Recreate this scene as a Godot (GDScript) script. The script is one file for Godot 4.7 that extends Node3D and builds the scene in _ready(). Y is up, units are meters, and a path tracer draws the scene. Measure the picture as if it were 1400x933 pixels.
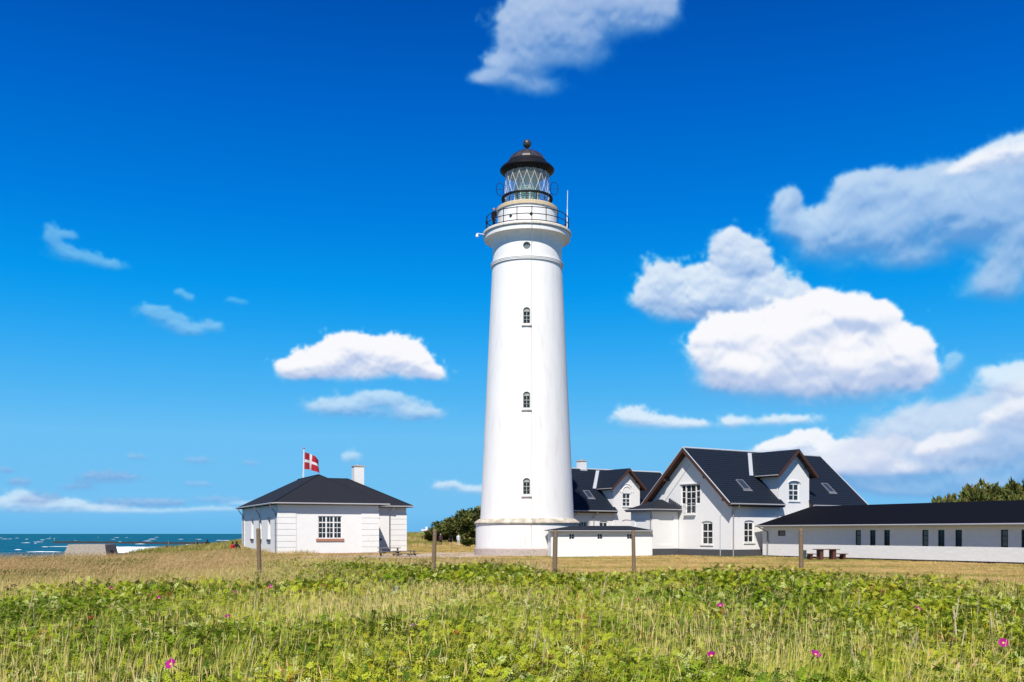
extends Node3D
# A white coastal lighthouse with its keepers' houses, seen over a rose and grass heath.
# World: x to the right, y up, -z away from the camera. D below means distance ahead of the camera, so z = -D.

var taken := {}
var rng := RandomNumberGenerator.new()
var land := FastNoiseLite.new()
var patch := FastNoiseLite.new()
var M := {}

# ---------------------------------------------------------------- naming and nodes
func numbered(called: String) -> String:
	taken[called] = taken.get(called, 0) + 1
	return called if taken[called] == 1 else "%s_%03d" % [called, taken[called] - 1]

func tag(o: Node, label: String, category: String, group := "", kind := ""):
	if label: o.set_meta("label", label)
	if category: o.set_meta("category", category)
	if group: o.set_meta("group", group)
	if kind: o.set_meta("kind", kind)
	return o

func thing(called: String, label: String, category: String, at := Vector3.ZERO, turn := 0.0, group := "") -> Node3D:
	var o := Node3D.new()
	o.name = numbered(called)
	add_child(o)
	o.position = at
	o.rotation.y = turn
	tag(o, label, category, group)
	return o

func begin() -> SurfaceTool:
	var st := SurfaceTool.new()
	st.begin(Mesh.PRIMITIVE_TRIANGLES)
	st.set_smooth_group(-1)
	return st

func done(st: SurfaceTool) -> ArrayMesh:
	st.generate_normals()
	return st.commit()

func part(called: String, shape, m: Material, parent: Node, xf := Transform3D()) -> MeshInstance3D:
	var o := MeshInstance3D.new()
	o.name = called
	o.mesh = done(shape) if shape is SurfaceTool else shape
	o.material_override = m
	o.transform = xf
	parent.add_child(o, true)
	return o

func solo(called: String, shape, m: Material, label: String, category: String, group := "", kind := "") -> MeshInstance3D:
	var o := part(numbered(called), shape, m, self)
	tag(o, label, category, group, kind)
	return o

# ---------------------------------------------------------------- shapes (corners run anticlockwise seen from outside)
func tri(st: SurfaceTool, a: Vector3, b: Vector3, c: Vector3):
	st.add_vertex(a); st.add_vertex(c); st.add_vertex(b)

func quad(st: SurfaceTool, a: Vector3, b: Vector3, c: Vector3, d: Vector3):
	tri(st, a, b, c); tri(st, a, c, d)

func hexa(st: SurfaceTool, p: Array):   # 0-3 bottom, 4-7 top, both anticlockwise from above
	quad(st, p[3], p[2], p[1], p[0]); quad(st, p[4], p[5], p[6], p[7])
	for i in 4:
		var j := (i + 1) % 4
		quad(st, p[i], p[j], p[j + 4], p[i + 4])

func box(st: SurfaceTool, lo: Vector3, hi: Vector3, xf := Transform3D()):
	var p := []
	for y in [lo.y, hi.y]:
		for q in [[lo.x, hi.z], [hi.x, hi.z], [hi.x, lo.z], [lo.x, lo.z]]:
			p.append(xf * Vector3(q[0], y, q[1]))
	hexa(st, p)

func slab(st: SurfaceTool, a: Vector3, b: Vector3, c: Vector3, d: Vector3, down: Vector3):   # a..d anticlockwise from above
	hexa(st, [a + down, b + down, c + down, d + down, a, b, c, d])

func courses(st: SurfaceTool, a: Vector3, b: Vector3, c: Vector3, d: Vector3, n: int, lift := 0.022):   # overlapping courses of slates from eave a-b to ridge d-c
	var up := (b - a).cross(d - a).normalized() * lift
	for i in n:
		var u := float(i) / n; var v := float(i + 1) / n
		var p := a.lerp(d, u); var q := b.lerp(c, u); var e := b.lerp(c, v); var f := a.lerp(d, v)
		quad(st, p + up, q + up, e + up * 0.12, f + up * 0.12)
		quad(st, p, q, q + up, p + up)

func prism(st: SurfaceTool, outline: Array, z0: float, z1: float, xf := Transform3D()):   # outline (x, y) anticlockwise, z1 in front
	var n := outline.size()
	var flat := PackedVector2Array(outline)
	var t := Geometry2D.triangulate_polygon(flat)
	for i in range(0, t.size(), 3):
		var a: Vector2 = flat[t[i]]; var b: Vector2 = flat[t[i + 1]]; var c: Vector2 = flat[t[i + 2]]
		if (b - a).cross(c - a) < 0:
			var s := b; b = c; c = s
		tri(st, xf * Vector3(a.x, a.y, z1), xf * Vector3(b.x, b.y, z1), xf * Vector3(c.x, c.y, z1))
		tri(st, xf * Vector3(a.x, a.y, z0), xf * Vector3(c.x, c.y, z0), xf * Vector3(b.x, b.y, z0))
	for i in n:
		var a: Vector2 = flat[i]; var b: Vector2 = flat[(i + 1) % n]
		quad(st, xf * Vector3(a.x, a.y, z1), xf * Vector3(a.x, a.y, z0), xf * Vector3(b.x, b.y, z0), xf * Vector3(b.x, b.y, z1))

func lathe(st: SurfaceTool, prof: Array, n := 64, at := Vector3.ZERO, smooth := true, from := 0.0, to := TAU):
	for k in prof.size() - 1:
		st.set_smooth_group(k + 1 if smooth else -1)
		var p: Vector2 = prof[k]; var q: Vector2 = prof[k + 1]
		for i in n:
			var a := from + (to - from) * i / n
			var b := from + (to - from) * (i + 1) / n
			var u := Vector3(sin(a), 0, cos(a)); var v := Vector3(sin(b), 0, cos(b))
			var pa := at + u * p.x + Vector3(0, p.y, 0); var pb := at + v * p.x + Vector3(0, p.y, 0)
			var qa := at + u * q.x + Vector3(0, q.y, 0); var qb := at + v * q.x + Vector3(0, q.y, 0)
			if p.x > 1e-5: tri(st, pa, pb, qb)
			if q.x > 1e-5: tri(st, pa, qb, qa)
	st.set_smooth_group(-1)

func tube(st: SurfaceTool, pts: Array, r0: float, r1 := -1.0, n := 8, caps := true):
	if r1 < 0: r1 = r0
	var m := pts.size()
	var rings := []
	var side := Vector3.ZERO
	for k in m:
		var d: Vector3 = (pts[min(k + 1, m - 1)] - pts[max(k - 1, 0)]).normalized()
		if side == Vector3.ZERO: side = d.cross(Vector3.RIGHT if absf(d.x) < 0.8 else Vector3.UP).normalized()
		side = (side - d * side.dot(d)).normalized()
		var up := d.cross(side)
		var r := lerpf(r0, r1, float(k) / (m - 1))
		var ring := []
		for i in n:
			var a := TAU * i / n
			ring.append(pts[k] + (side * cos(a) + up * sin(a)) * r)
		rings.append(ring)
	st.set_smooth_group(1)
	for k in m - 1:
		for i in n:
			var j := (i + 1) % n
			quad(st, rings[k][i], rings[k][j], rings[k + 1][j], rings[k + 1][i])
	st.set_smooth_group(-1)
	if caps:
		for i in range(1, n - 1):
			tri(st, rings[0][0], rings[0][i + 1], rings[0][i])
			tri(st, rings[m - 1][0], rings[m - 1][i], rings[m - 1][i + 1])

func ball(st: SurfaceTool, c: Vector3, r: float, n := 16):
	var prof := []
	for k in n / 2 + 1:
		var a := -PI / 2 + PI * k / (n / 2)
		prof.append(Vector2(maxf(cos(a) * r, 0.0), sin(a) * r))
	prof[0].x = 0.0; prof[-1].x = 0.0
	for k in prof.size() - 1:
		st.set_smooth_group(1)
		for i in n:
			var a := TAU * i / n; var b := TAU * (i + 1) / n
			var u := Vector3(sin(a), 0, cos(a)); var v := Vector3(sin(b), 0, cos(b))
			var p: Vector2 = prof[k]; var q: Vector2 = prof[k + 1]
			if p.x > 1e-5: tri(st, c + u * p.x + Vector3(0, p.y, 0), c + v * p.x + Vector3(0, p.y, 0), c + v * q.x + Vector3(0, q.y, 0))
			if q.x > 1e-5: tri(st, c + u * p.x + Vector3(0, p.y, 0), c + v * q.x + Vector3(0, q.y, 0), c + u * q.x + Vector3(0, q.y, 0))
	st.set_smooth_group(-1)

# A wall face with openings. hole: [x0, x1, y0, y1, rise]; rise > 0 is a segmental arch above y1, rise < 0 a round opening. place(x, y, z) puts it, z > 0 is outside.
func hole_edge(h: Array, x: float) -> Vector2:
	var c: float = (h[0] + h[1]) / 2.0; var w: float = (h[1] - h[0]) / 2.0
	var t := clampf((x - c) / w, -1, 1)
	if h[4] < 0:
		var s: float = sqrt(maxf(0.0, 1 - t * t)) * (h[3] - h[2]) / 2.0
		return Vector2((h[2] + h[3]) / 2.0 - s, (h[2] + h[3]) / 2.0 + s)
	return Vector2(h[2], h[3] + h[4] * sqrt(maxf(0.0, 1 - t * t)))

func holed(st: SurfaceTool, bottom: float, top: Array, holes: Array, depth: float, place: Callable, cuts := [], smooth := false):
	var xs := []
	for p in top: xs.append(p.x)
	xs.append_array(cuts)
	for h in holes:
		var n := 10 if h[4] != 0 else 1
		for i in n + 1:
			xs.append((h[0] + h[1]) / 2.0 - cos(PI * i / n) * (h[1] - h[0]) / 2.0)
	xs.sort()
	for i in xs.size() - 1:
		var a: float = xs[i]; var b: float = xs[i + 1]
		if b - a < 1e-5: continue
		var m := (a + b) / 2.0
		var ta := 0.0; var tb := 0.0
		for k in top.size() - 1:
			if m > top[k].x and m < top[k + 1].x:
				ta = lerpf(top[k].y, top[k + 1].y, (a - top[k].x) / (top[k + 1].x - top[k].x))
				tb = lerpf(top[k].y, top[k + 1].y, (b - top[k].x) / (top[k + 1].x - top[k].x))
		var here := []
		for h in holes:
			if m > h[0] and m < h[1]: here.append(h)
		here.sort_custom(func(p, q): return p[2] < q[2])
		var la := bottom; var lb := bottom
		for h in here:
			var ea := hole_edge(h, a); var eb := hole_edge(h, b)
			st.set_smooth_group(0 if smooth else -1)
			quad(st, place.call(a, la, 0.0), place.call(b, lb, 0.0), place.call(b, eb.x, 0.0), place.call(a, ea.x, 0.0))
			st.set_smooth_group(-1)
			quad(st, place.call(a, ea.x, 0.0), place.call(b, eb.x, 0.0), place.call(b, eb.x, -depth), place.call(a, ea.x, -depth))
			quad(st, place.call(a, ea.y, -depth), place.call(b, eb.y, -depth), place.call(b, eb.y, 0.0), place.call(a, ea.y, 0.0))
			la = ea.y; lb = eb.y
		st.set_smooth_group(0 if smooth else -1)
		quad(st, place.call(a, la, 0.0), place.call(b, lb, 0.0), place.call(b, tb, 0.0), place.call(a, ta, 0.0))
	st.set_smooth_group(-1)
	for h in holes:
		if h[4] < 0: continue
		quad(st, place.call(h[0], h[2], 0.0), place.call(h[0], h[2], -depth), place.call(h[0], h[3], -depth), place.call(h[0], h[3], 0.0))
		quad(st, place.call(h[1], h[2], -depth), place.call(h[1], h[2], 0.0), place.call(h[1], h[3], 0.0), place.call(h[1], h[3], -depth))

func on(xf: Transform3D) -> Callable:
	return func(x, y, z): return xf * Vector3(x, y, z)

# A window: the frame is the part, the panes and the sill its sub-parts. Origin at the middle of its foot, z outward.
func window(parent: Node, xf: Transform3D, w: float, h: float, cols: int, rows: Array, frame: Material, glass: Material, border := 0.07, bar := 0.035, rise := 0.0, level := -1.0) -> MeshInstance3D:
	var st := begin()
	box(st, Vector3(-w / 2, 0, -0.05), Vector3(-w / 2 + border, h, 0.02))
	box(st, Vector3(w / 2 - border, 0, -0.05), Vector3(w / 2, h, 0.02))
	box(st, Vector3(-w / 2 + border, 0, -0.05), Vector3(w / 2 - border, border, 0.018))
	box(st, Vector3(-w / 2 + border, h - border, -0.05), Vector3(w / 2 - border, h, 0.018))
	if rise > 0:
		var arc := [Vector2(w / 2, h + 0.001), ]
		for i in range(1, 10): arc.append(Vector2(cos(PI * i / 10.0) * w / 2, h + 0.001 + sin(PI * i / 10.0) * rise))
		arc.append(Vector2(-w / 2, h + 0.001))
		prism(st, arc, -0.05, 0.02)
	var iw := w - 2 * border; var ih := h - 2 * border
	for c in range(1, cols):
		var x := -iw / 2 + iw * c / cols
		var t := bar * (1.7 if cols == 2 else 1.0)
		box(st, Vector3(x - t / 2, border, -0.04), Vector3(x + t / 2, h - border, 0.012))
	var y := h - border
	var cells := []
	for r in rows.size():
		var y2: float = y - ih * rows[r]
		cells.append([y2, y])
		if r < rows.size() - 1:
			var t := (bar if level < 0 else level) * (1.9 if r == 0 and rows.size() > 2 else 1.0)
			box(st, Vector3(-iw / 2, y2 - t / 2, -0.04), Vector3(iw / 2, y2 + t / 2, 0.009))
		y = y2
	var o := part("window", st, frame, parent, xf)
	for c in cols:
		for r in cells:
			var g := begin()
			box(g, Vector3(-iw / 2 + iw * c / cols + 0.003, r[0] + 0.003, -0.03), Vector3(-iw / 2 + iw * (c + 1) / cols - 0.003, r[1] - 0.003, -0.015))
			part("pane", g, glass, o)
	return o

func sill(win: Node, w: float, m: Material, t := 0.07, out := 0.16, y := 0.0):
	var st := begin()
	box(st, Vector3(-w / 2, y - t, -0.08), Vector3(w / 2, y, out))
	part("sill", st, m, win)

# ---------------------------------------------------------------- materials
func lin(r: float, g: float, b: float) -> Color:
	return Color(r, g, b).linear_to_srgb()

func plain(c: Color, rough := 0.8, metal := 0.0, spec := 0.5) -> StandardMaterial3D:
	var m := StandardMaterial3D.new()
	m.albedo_color = c
	m.roughness = rough
	m.metallic = metal
	m.metallic_specular = spec
	return m

func noise_map(seed_: int, freq: float, stops: Array, octaves := 5, size := 512) -> NoiseTexture2D:
	var n := FastNoiseLite.new()
	n.seed = seed_
	n.frequency = freq
	n.fractal_octaves = octaves
	var g := Gradient.new()
	g.offsets = PackedFloat32Array(range(stops.size()).map(func(i): return float(i) / (stops.size() - 1)))
	g.colors = PackedColorArray(stops)
	var t := NoiseTexture2D.new()
	t.width = size; t.height = size
	t.seamless = true
	t.noise = n
	t.color_ramp = g
	return t

func grained(seed_: int, stops: Array, metres: float, rough := 0.85, freq := 0.012, bump := 0.0, spec := 0.4) -> StandardMaterial3D:
	var m := plain(lin(0.875, 0.875, 0.875), rough, 0.0, spec)
	m.albedo_texture = noise_map(seed_, freq, stops)
	m.uv1_triplanar = true
	m.uv1_world_triplanar = true
	m.uv1_scale = Vector3.ONE / metres
	if bump > 0:
		m.heightmap_enabled = true
		m.heightmap_scale = bump
		m.heightmap_texture = noise_map(seed_ + 50, 0.03, [Color.BLACK, Color.WHITE])
	return m

func foliage(through: Color) -> StandardMaterial3D:
	var m := plain(lin(0.875, 0.875, 0.875), 0.75, 0.0, 0.18)
	m.vertex_color_use_as_albedo = true
	m.backlight_enabled = true
	m.backlight = through
	return m

func make_materials():
	M.tower = grained(1, [lin(0.67, 0.655, 0.62), lin(0.785, 0.78, 0.765), lin(0.81, 0.81, 0.80), lin(0.82, 0.82, 0.81)], 9.0, 0.75, 0.01, 0.6)
	M.tower.uv1_scale = Vector3(0.30, 0.045, 0.30)
	M.white = grained(2, [lin(0.765, 0.765, 0.755), lin(0.80, 0.80, 0.79), lin(0.81, 0.81, 0.80)], 5.0, 0.8, 0.012, 0.35)
	M.limewash = grained(3, [lin(0.73, 0.725, 0.71), lin(0.775, 0.77, 0.76), lin(0.79, 0.79, 0.78)], 4.0, 0.85, 0.015, 0.8)
	M.stone = grained(4, [lin(0.30, 0.25, 0.22), lin(0.46, 0.39, 0.35), lin(0.55, 0.48, 0.44)], 2.2, 0.9, 0.02, 1.0)
	M.band = grained(5, [lin(0.20, 0.18, 0.14), lin(0.42, 0.37, 0.29), lin(0.62, 0.57, 0.48), lin(0.68, 0.66, 0.6)], 5.0, 0.9, 0.012, 0.6)
	M.ochre = grained(6, [lin(0.50, 0.36, 0.20), lin(0.62, 0.50, 0.33), lin(0.68, 0.62, 0.50)], 2.0, 0.85, 0.02)
	M.lip = grained(7, [lin(0.42, 0.34, 0.22), lin(0.66, 0.60, 0.50), lin(0.76, 0.74, 0.70), lin(0.78, 0.77, 0.74)], 3.0, 0.85, 0.02)
	M.iron = plain(lin(0.007, 0.007, 0.009), 0.5, 0.0, 0.3)
	M.dome = grained(8, [lin(0.022, 0.020, 0.021), lin(0.042, 0.038, 0.040), lin(0.062, 0.055, 0.055)], 2.0, 0.36, 0.02, 0.0, 0.6)
	M.bronze = plain(lin(0.09, 0.085, 0.085), 0.35, 0.7)
	M.bars = plain(lin(0.62, 0.62, 0.58), 0.5)
	M.slate = grained(9, [lin(0.007, 0.012, 0.022), lin(0.010, 0.016, 0.028), lin(0.016, 0.023, 0.036)], 1.6, 0.65, 0.03, 1.2, 0.28)
	M.slate.uv1_scale = Vector3(0.3, 2.4, 0.3)
	M.felt = grained(10, [lin(0.014, 0.017, 0.024), lin(0.020, 0.023, 0.031), lin(0.026, 0.029, 0.037)], 2.5, 0.8, 0.03, 0.6, 0.22)
	M.tarred = grained(11, [lin(0.004, 0.005, 0.008), lin(0.006, 0.007, 0.011), lin(0.009, 0.010, 0.015)], 2.0, 0.85, 0.03, 0.8, 0.12)
	M.zinc = grained(12, [lin(0.34, 0.37, 0.42), lin(0.46, 0.49, 0.53), lin(0.52, 0.55, 0.58)], 1.2, 0.5, 0.02)
	M.gutter = plain(lin(0.36, 0.36, 0.37), 0.5, 0.3)
	M.pipe = plain(lin(0.20, 0.21, 0.23), 0.5, 0.3)
	M.brown = grained(13, [lin(0.035, 0.018, 0.013), lin(0.07, 0.032, 0.022), lin(0.10, 0.048, 0.032)], 0.6, 0.7, 0.03)
	M.plinth = grained(14, [lin(0.055, 0.058, 0.068), lin(0.075, 0.078, 0.088), lin(0.09, 0.093, 0.10)], 1.5, 0.85, 0.03, 0.6)
	M.brickred = grained(15, [lin(0.30, 0.13, 0.08), lin(0.42, 0.20, 0.13), lin(0.48, 0.27, 0.19)], 0.7, 0.85, 0.03)
	M.black = plain(lin(0.012, 0.012, 0.014), 0.6)
	M.paint = plain(lin(0.70, 0.70, 0.69), 0.5)
	M.greyframe = plain(lin(0.30, 0.32, 0.28), 0.6)
	M.glass = plain(lin(0.016, 0.019, 0.022), 0.06, 0.0, 0.5)
	M.curtained = plain(lin(0.13, 0.14, 0.115), 0.12)
	M.roofglass = plain(lin(0.03, 0.04, 0.05), 0.05, 0.0, 0.7)
	M.lantern_glass = plain(Color(0.9, 0.97, 0.95, 0.07), 0.03)
	M.lantern_glass.transparency = BaseMaterial3D.TRANSPARENCY_ALPHA
	M.lens = plain(Color(0.52, 0.68, 0.60, 0.6), 0.12)
	M.lens.transparency = BaseMaterial3D.TRANSPARENCY_ALPHA
	M.wood = grained(16, [lin(0.11, 0.075, 0.045), lin(0.20, 0.14, 0.085), lin(0.29, 0.215, 0.14)], 0.5, 0.85, 0.03, 0.5)
	M.redwood = grained(17, [lin(0.06, 0.022, 0.017), lin(0.10, 0.038, 0.028), lin(0.14, 0.055, 0.040)], 0.6, 0.7, 0.03)
	M.greywood = grained(18, [lin(0.10, 0.09, 0.07), lin(0.19, 0.17, 0.14), lin(0.27, 0.25, 0.21)], 0.5, 0.85, 0.03)
	M.concrete = grained(19, [lin(0.22, 0.19, 0.155), lin(0.34, 0.30, 0.25), lin(0.42, 0.38, 0.33)], 1.8, 0.92, 0.02, 2.0)
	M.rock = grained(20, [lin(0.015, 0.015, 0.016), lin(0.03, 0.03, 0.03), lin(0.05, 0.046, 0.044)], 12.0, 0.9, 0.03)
	M.foam = plain(lin(0.72, 0.76, 0.78), 0.9)
	M.flagred = plain(lin(0.40, 0.008, 0.018), 0.8)
	M.flagwhite = plain(lin(0.70, 0.70, 0.70), 0.8)
	M.gravel = grained(21, [lin(0.30, 0.24, 0.20), lin(0.44, 0.36, 0.32), lin(0.54, 0.46, 0.42)], 1.2, 0.95, 0.04, 1.0)
	M.leaf = foliage(Color(0.42, 0.52, 0.05))
	M.straw = foliage(Color(0.45, 0.40, 0.20))
	M.needle = foliage(Color(0.05, 0.08, 0.03))
	M.bark = grained(22, [lin(0.05, 0.04, 0.03), lin(0.10, 0.08, 0.06)], 0.5, 0.95, 0.03)
	M.petal = foliage(Color(0.5, 0.1, 0.4))
	M.stamen = plain(lin(0.60, 0.42, 0.05), 0.8)
	M.skin = foliage(Color(0, 0, 0))
	M.skin.backlight_enabled = false
	M.steel = plain(lin(0.42, 0.45, 0.48), 0.4, 0.6)

# ---------------------------------------------------------------- sky: air and fair-weather clouds, by azimuth (0 = straight ahead, east positive) and elevation in degrees
const AIR := [[0.0, 106, 183, 236], [1.2, 118, 193, 242], [5.4, 108, 192, 244], [9.5, 60, 172, 243], [13.6, 6, 151, 237], [17.5, 0, 126, 223], [23.0, 0, 101, 202], [28.0, 0, 82, 177], [45.0, 0, 65, 152], [90.0, 0, 50, 128]]
# each cloud: how dense, how bright, how soft its edge, and its puffs [azimuth, elevation, half width, half height]
const CLOUDS := [
	[0.80, 0.48, 0.65, [[4.20,28.11,4.40,2.03], [0.93,26.34,2.10,2.03], [-1.47,24.52,1.51,0.49], [0.00,24.80,2.10,1.04], [7.20,27.40,2.40,1.65], [8.36,27.27,1.48,1.12], [2.73,26.66,3.78,2.02], [4.62,30.33,5.44,1.88], [1.47,24.10,1.89,0.70], [3.78,25.62,2.51,1.16]]],
	[0.45, 0.55, 0.70, [[-24.77,15.05,0.59,0.71], [-24.32,14.38,0.91,0.61], [-23.26,14.17,1.21,0.47], [-22.00,13.96,1.16,0.37], [-23.97,15.28,0.63,0.29]]],
	[0.45, 0.55, 0.70, [[-19.87,11.75,1.12,0.49], [-19.13,11.34,1.20,0.65], [-18.30,11.01,0.91,0.50], [-16.84,11.14,0.81,0.50], [-17.84,10.81,0.84,0.31]]],
	[0.40, 0.55, 0.70, [[-18.45,12.84,0.38,0.27], [-17.99,12.61,0.46,0.31]]],
	[0.28, 0.55, 0.70, [[-15.68,12.64,0.47,0.23], [-15.17,12.55,0.47,0.23]]],
	[1.00, 0.86, 0.42, [[-12.43,9.01,1.28,0.76], [-11.22,9.37,1.46,1.00], [-9.92,10.02,1.39,1.21], [-8.98,10.36,1.15,0.97], [-7.74,10.15,1.32,1.05], [-6.37,10.10,1.33,1.18], [-5.37,9.51,1.17,0.90], [-4.54,8.99,0.84,0.53], [-8.77,9.12,4.32,0.81]]],
	[0.66, 0.60, 0.80, [[-7.74,7.01,3.51,0.99], [-10.20,6.97,2.12,0.65], [-5.25,6.64,1.92,0.54], [-7.53,7.63,1.65,0.49]]],
	[0.50, 0.70, 0.80, [[-9.06,4.27,0.62,0.50], [-9.43,4.15,0.41,0.33]]],
	[0.60, 0.78, 0.70, [[-3.95,2.60,0.84,0.38], [-2.52,2.44,1.09,0.38], [-1.35,2.36,1.01,0.34], [-3.45,2.77,0.50,0.25]]],
	[0.92, 0.64, 0.55, [[8.69,14.11,1.56,1.33], [7.74,13.00,1.24,1.03], [10.41,13.18,2.12,1.41], [12.27,15.60,1.29,1.22], [13.63,15.07,1.19,1.14], [12.43,13.87,2.33,1.63], [14.82,12.77,2.28,1.63], [16.38,12.10,1.71,1.08], [9.59,12.34,2.21,0.95], [12.43,12.31,2.81,1.18]]],
	[0.60, 0.16, 1.20, [[16.38,7.39,5.79,1.19], [19.43,7.66,4.31,1.17], [12.83,8.11,3.22,1.02]]],
	[1.00, 0.84, 0.42, [[17.30,12.04,1.53,1.15], [19.05,11.96,1.43,0.91], [20.28,11.57,1.04,0.83], [15.60,11.17,2.50,1.64], [12.43,11.12,1.69,1.11], [11.14,10.18,1.70,1.52], [18.30,10.05,3.98,2.25], [21.46,9.74,1.53,1.45], [22.08,8.29,1.45,1.45], [14.82,9.04,3.86,1.91], [18.67,8.28,3.97,1.56], [12.43,8.73,2.17,1.20]]],
	[0.82, 0.52, 0.70, [[15.52,17.93,0.94,0.81], [15.40,16.72,1.02,1.04], [16.76,16.05,2.08,1.64], [18.86,17.77,1.36,1.16], [20.17,18.10,1.78,1.07], [18.30,15.00,3.04,1.57], [22.37,17.50,2.30,1.56], [24.49,17.06,2.96,2.10], [26.88,16.74,2.51,2.58], [23.79,15.30,3.17,1.86], [26.88,13.95,2.68,2.40], [21.64,14.26,2.18,1.03], [25.87,12.38,2.04,1.08], [20.73,15.99,2.58,1.46], [19.24,16.39,1.88,1.32], [22.72,16.21,2.15,1.43]]],
	[0.85, 0.85, 0.80, [[26.28,18.74,2.23,0.88], [28.04,18.77,2.30,1.20], [24.49,18.38,1.39,0.48]]],
	[0.78, 0.82, 0.70, [[6.79,6.53,1.41,0.74], [8.36,6.18,1.81,0.54], [10.20,6.07,1.47,0.41], [12.43,6.10,0.88,0.53], [15.21,6.15,2.74,0.40]]],
	[0.95, 0.86, 0.50, [[15.80,4.89,1.56,0.64], [16.76,5.19,1.16,0.64], [14.82,4.59,1.57,0.49], [18.11,4.03,1.90,0.88], [19.24,4.40,1.13,0.71], [21.06,4.66,1.32,0.62], [20.17,3.67,2.23,0.79], [23.08,4.21,1.21,0.54], [17.53,3.57,2.68,0.56], [16.96,4.30,3.08,0.80]]],
	[0.84, 0.50, 0.90, [[22.19,4.82,4.24,2.43], [25.36,5.27,3.85,2.62], [20.91,3.30,5.76,1.49], [27.88,4.79,3.32,3.31], [24.84,3.02,4.66,1.54], [19.43,2.94,4.61,1.15], [23.44,2.20,4.76,0.86]]],
	[0.80, 0.80, 0.75, [[26.14,7.85,1.72,0.98], [27.62,6.83,2.04,1.78], [23.44,4.51,1.72,0.76], [26.72,5.77,1.85,0.98], [25.01,4.91,1.37,0.58], [22.00,3.47,1.99,0.60]]],
	[0.45, 0.70, 0.80, [[24.00,8.89,0.60,0.64], [23.72,8.46,0.49,0.38]]],
	[0.62, 0.74, 0.90, [[-25.70,1.44,2.73,0.42], [-26.38,1.77,0.88,0.57], [-23.08,1.24,3.56,0.35], [-25.87,1.17,2.73,0.27], [-23.97,1.58,0.84,0.31]]],
	[0.55, 0.16, 0.80, [[-22.00,2.85,2.10,0.51], [-25.18,1.71,1.17,0.46], [-25.80,1.55,0.96,0.34], [-20.91,1.53,2.57,0.39], [-26.35,2.53,0.74,0.34], [-26.95,3.15,0.60,0.22], [-23.44,2.35,1.20,0.27], [-19.43,1.55,1.65,0.32]]],
	[0.36, 0.22, 0.80, [[-20.65,4.01,0.74,0.31], [-17.46,3.89,1.07,0.32], [-14.62,3.82,0.71,0.24], [-17.53,2.61,1.07,0.24], [-16.38,1.74,1.71,0.32]]],
	[0.45, 0.74, 1.00, [[-20.17,1.11,4.82,0.24], [-14.82,1.59,1.73,0.20], [-16.38,1.29,2.48,0.20]]]
]
var puffs := FastNoiseLite.new()
var wisps := FastNoiseLite.new()
var heads := FastNoiseLite.new()

func air(el: float) -> Color:
	for i in AIR.size() - 1:
		if el <= AIR[i + 1][0]:
			var t: float = (el - AIR[i][0]) / (AIR[i + 1][0] - AIR[i][0])
			return Color8(AIR[i][1], AIR[i][2], AIR[i][3]).lerp(Color8(AIR[i + 1][1], AIR[i + 1][2], AIR[i + 1][3]), t)
	return Color8(AIR[-1][1], AIR[-1][2], AIR[-1][3])

func bulk(c: Array, az: float, el: float) -> float:
	var s := 0.0
	for e in c[3]:
		var dx: float = (az - e[0]) / e[2]
		var dy: float = (el - e[1]) / e[3]
		if dy < 0: dy *= 1.2
		var q := 1.0 - (dx * dx + dy * dy) * 0.45
		if q > 0: s += q * q * q
	return s

func lumps(c: Array, az: float, el: float, fine := true) -> float:   # rounded heads with torn edges, about -0.7 .. 0.7, scaled to the cloud
	var k: float = c[4][5]
	var o: float = c[4][6]
	var wx := wisps.get_noise_2d(az * k * 0.8 + o, el * k) * 0.5 / k
	var wy := wisps.get_noise_2d(az * k * 0.8 - o, el * k + 31.0) * 0.5 / k
	var n := ((puffs if fine else heads).get_noise_2d((az + wx) * k * 1.6 + o, (el + wy) * k * 1.9) + 0.55) * -1.0
	n += wisps.get_noise_2d(az * k * 0.55 + o, el * k * 0.7 - 50.0) * 0.5
	if fine: n += wisps.get_noise_2d((az + wx) * k * 3.0 + o, (el + wy) * k * 3.4) * 0.24
	return n

func swell(c: Array, az: float, el: float) -> float:   # how far the cloud's face bulges towards the viewer
	return sqrt(minf(bulk(c, az, el), 1.5)) * 1.25 + lumps(c, az, el, false) * 0.62

func sky_color(az: float, el: float, clouds: Array) -> Color:
	var col := air(el)
	for c in clouds:
		var b: Array = c[4]
		if az < b[0] or az > b[1] or el < b[2] or el > b[3]: continue
		var s := bulk(c, az, el)
		if s < 0.01: continue
		var n := lumps(c, az, el)
		var full := minf(s, 1.3)
		var d := full - 0.22 + n * (0.60 - 0.28 * minf(full, 1.0))
		if d <= 0: continue
		var step: float = b[4]
		var under := clampf((bulk(c, az, el + step) - bulk(c, az, el - step)) * 0.75 + 0.4, 0.0, 1.0)   # 0 at the crest, 1 at the base
		var soft: float = c[2] * lerpf(0.6, 2.0, under)
		var a := smoothstep(0.0, soft, d) * float(c[0])
		var e: float = 0.22 / b[5]
		var h := swell(c, az, el)
		var nrm := Vector3((h - swell(c, az + e, el)) * 1.5, (h - swell(c, az, el + e)) * 1.5, 0.85).normalized()
		var facing := nrm.dot(Vector3(-0.16, 0.76, 0.63))
		var l := clampf(float(c[1]) - 0.40 + facing * 0.56 - under * 0.30 + 0.06 * n, 0.0, 1.0)
		var shade := Color8(122, 160, 214).lerp(Color8(186, 203, 235), smoothstep(0.0, 0.42, l)).lerp(Color8(250, 250, 254), smoothstep(0.36, 0.90, l))
		col = col.lerp(shade, a)
	return col

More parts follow.
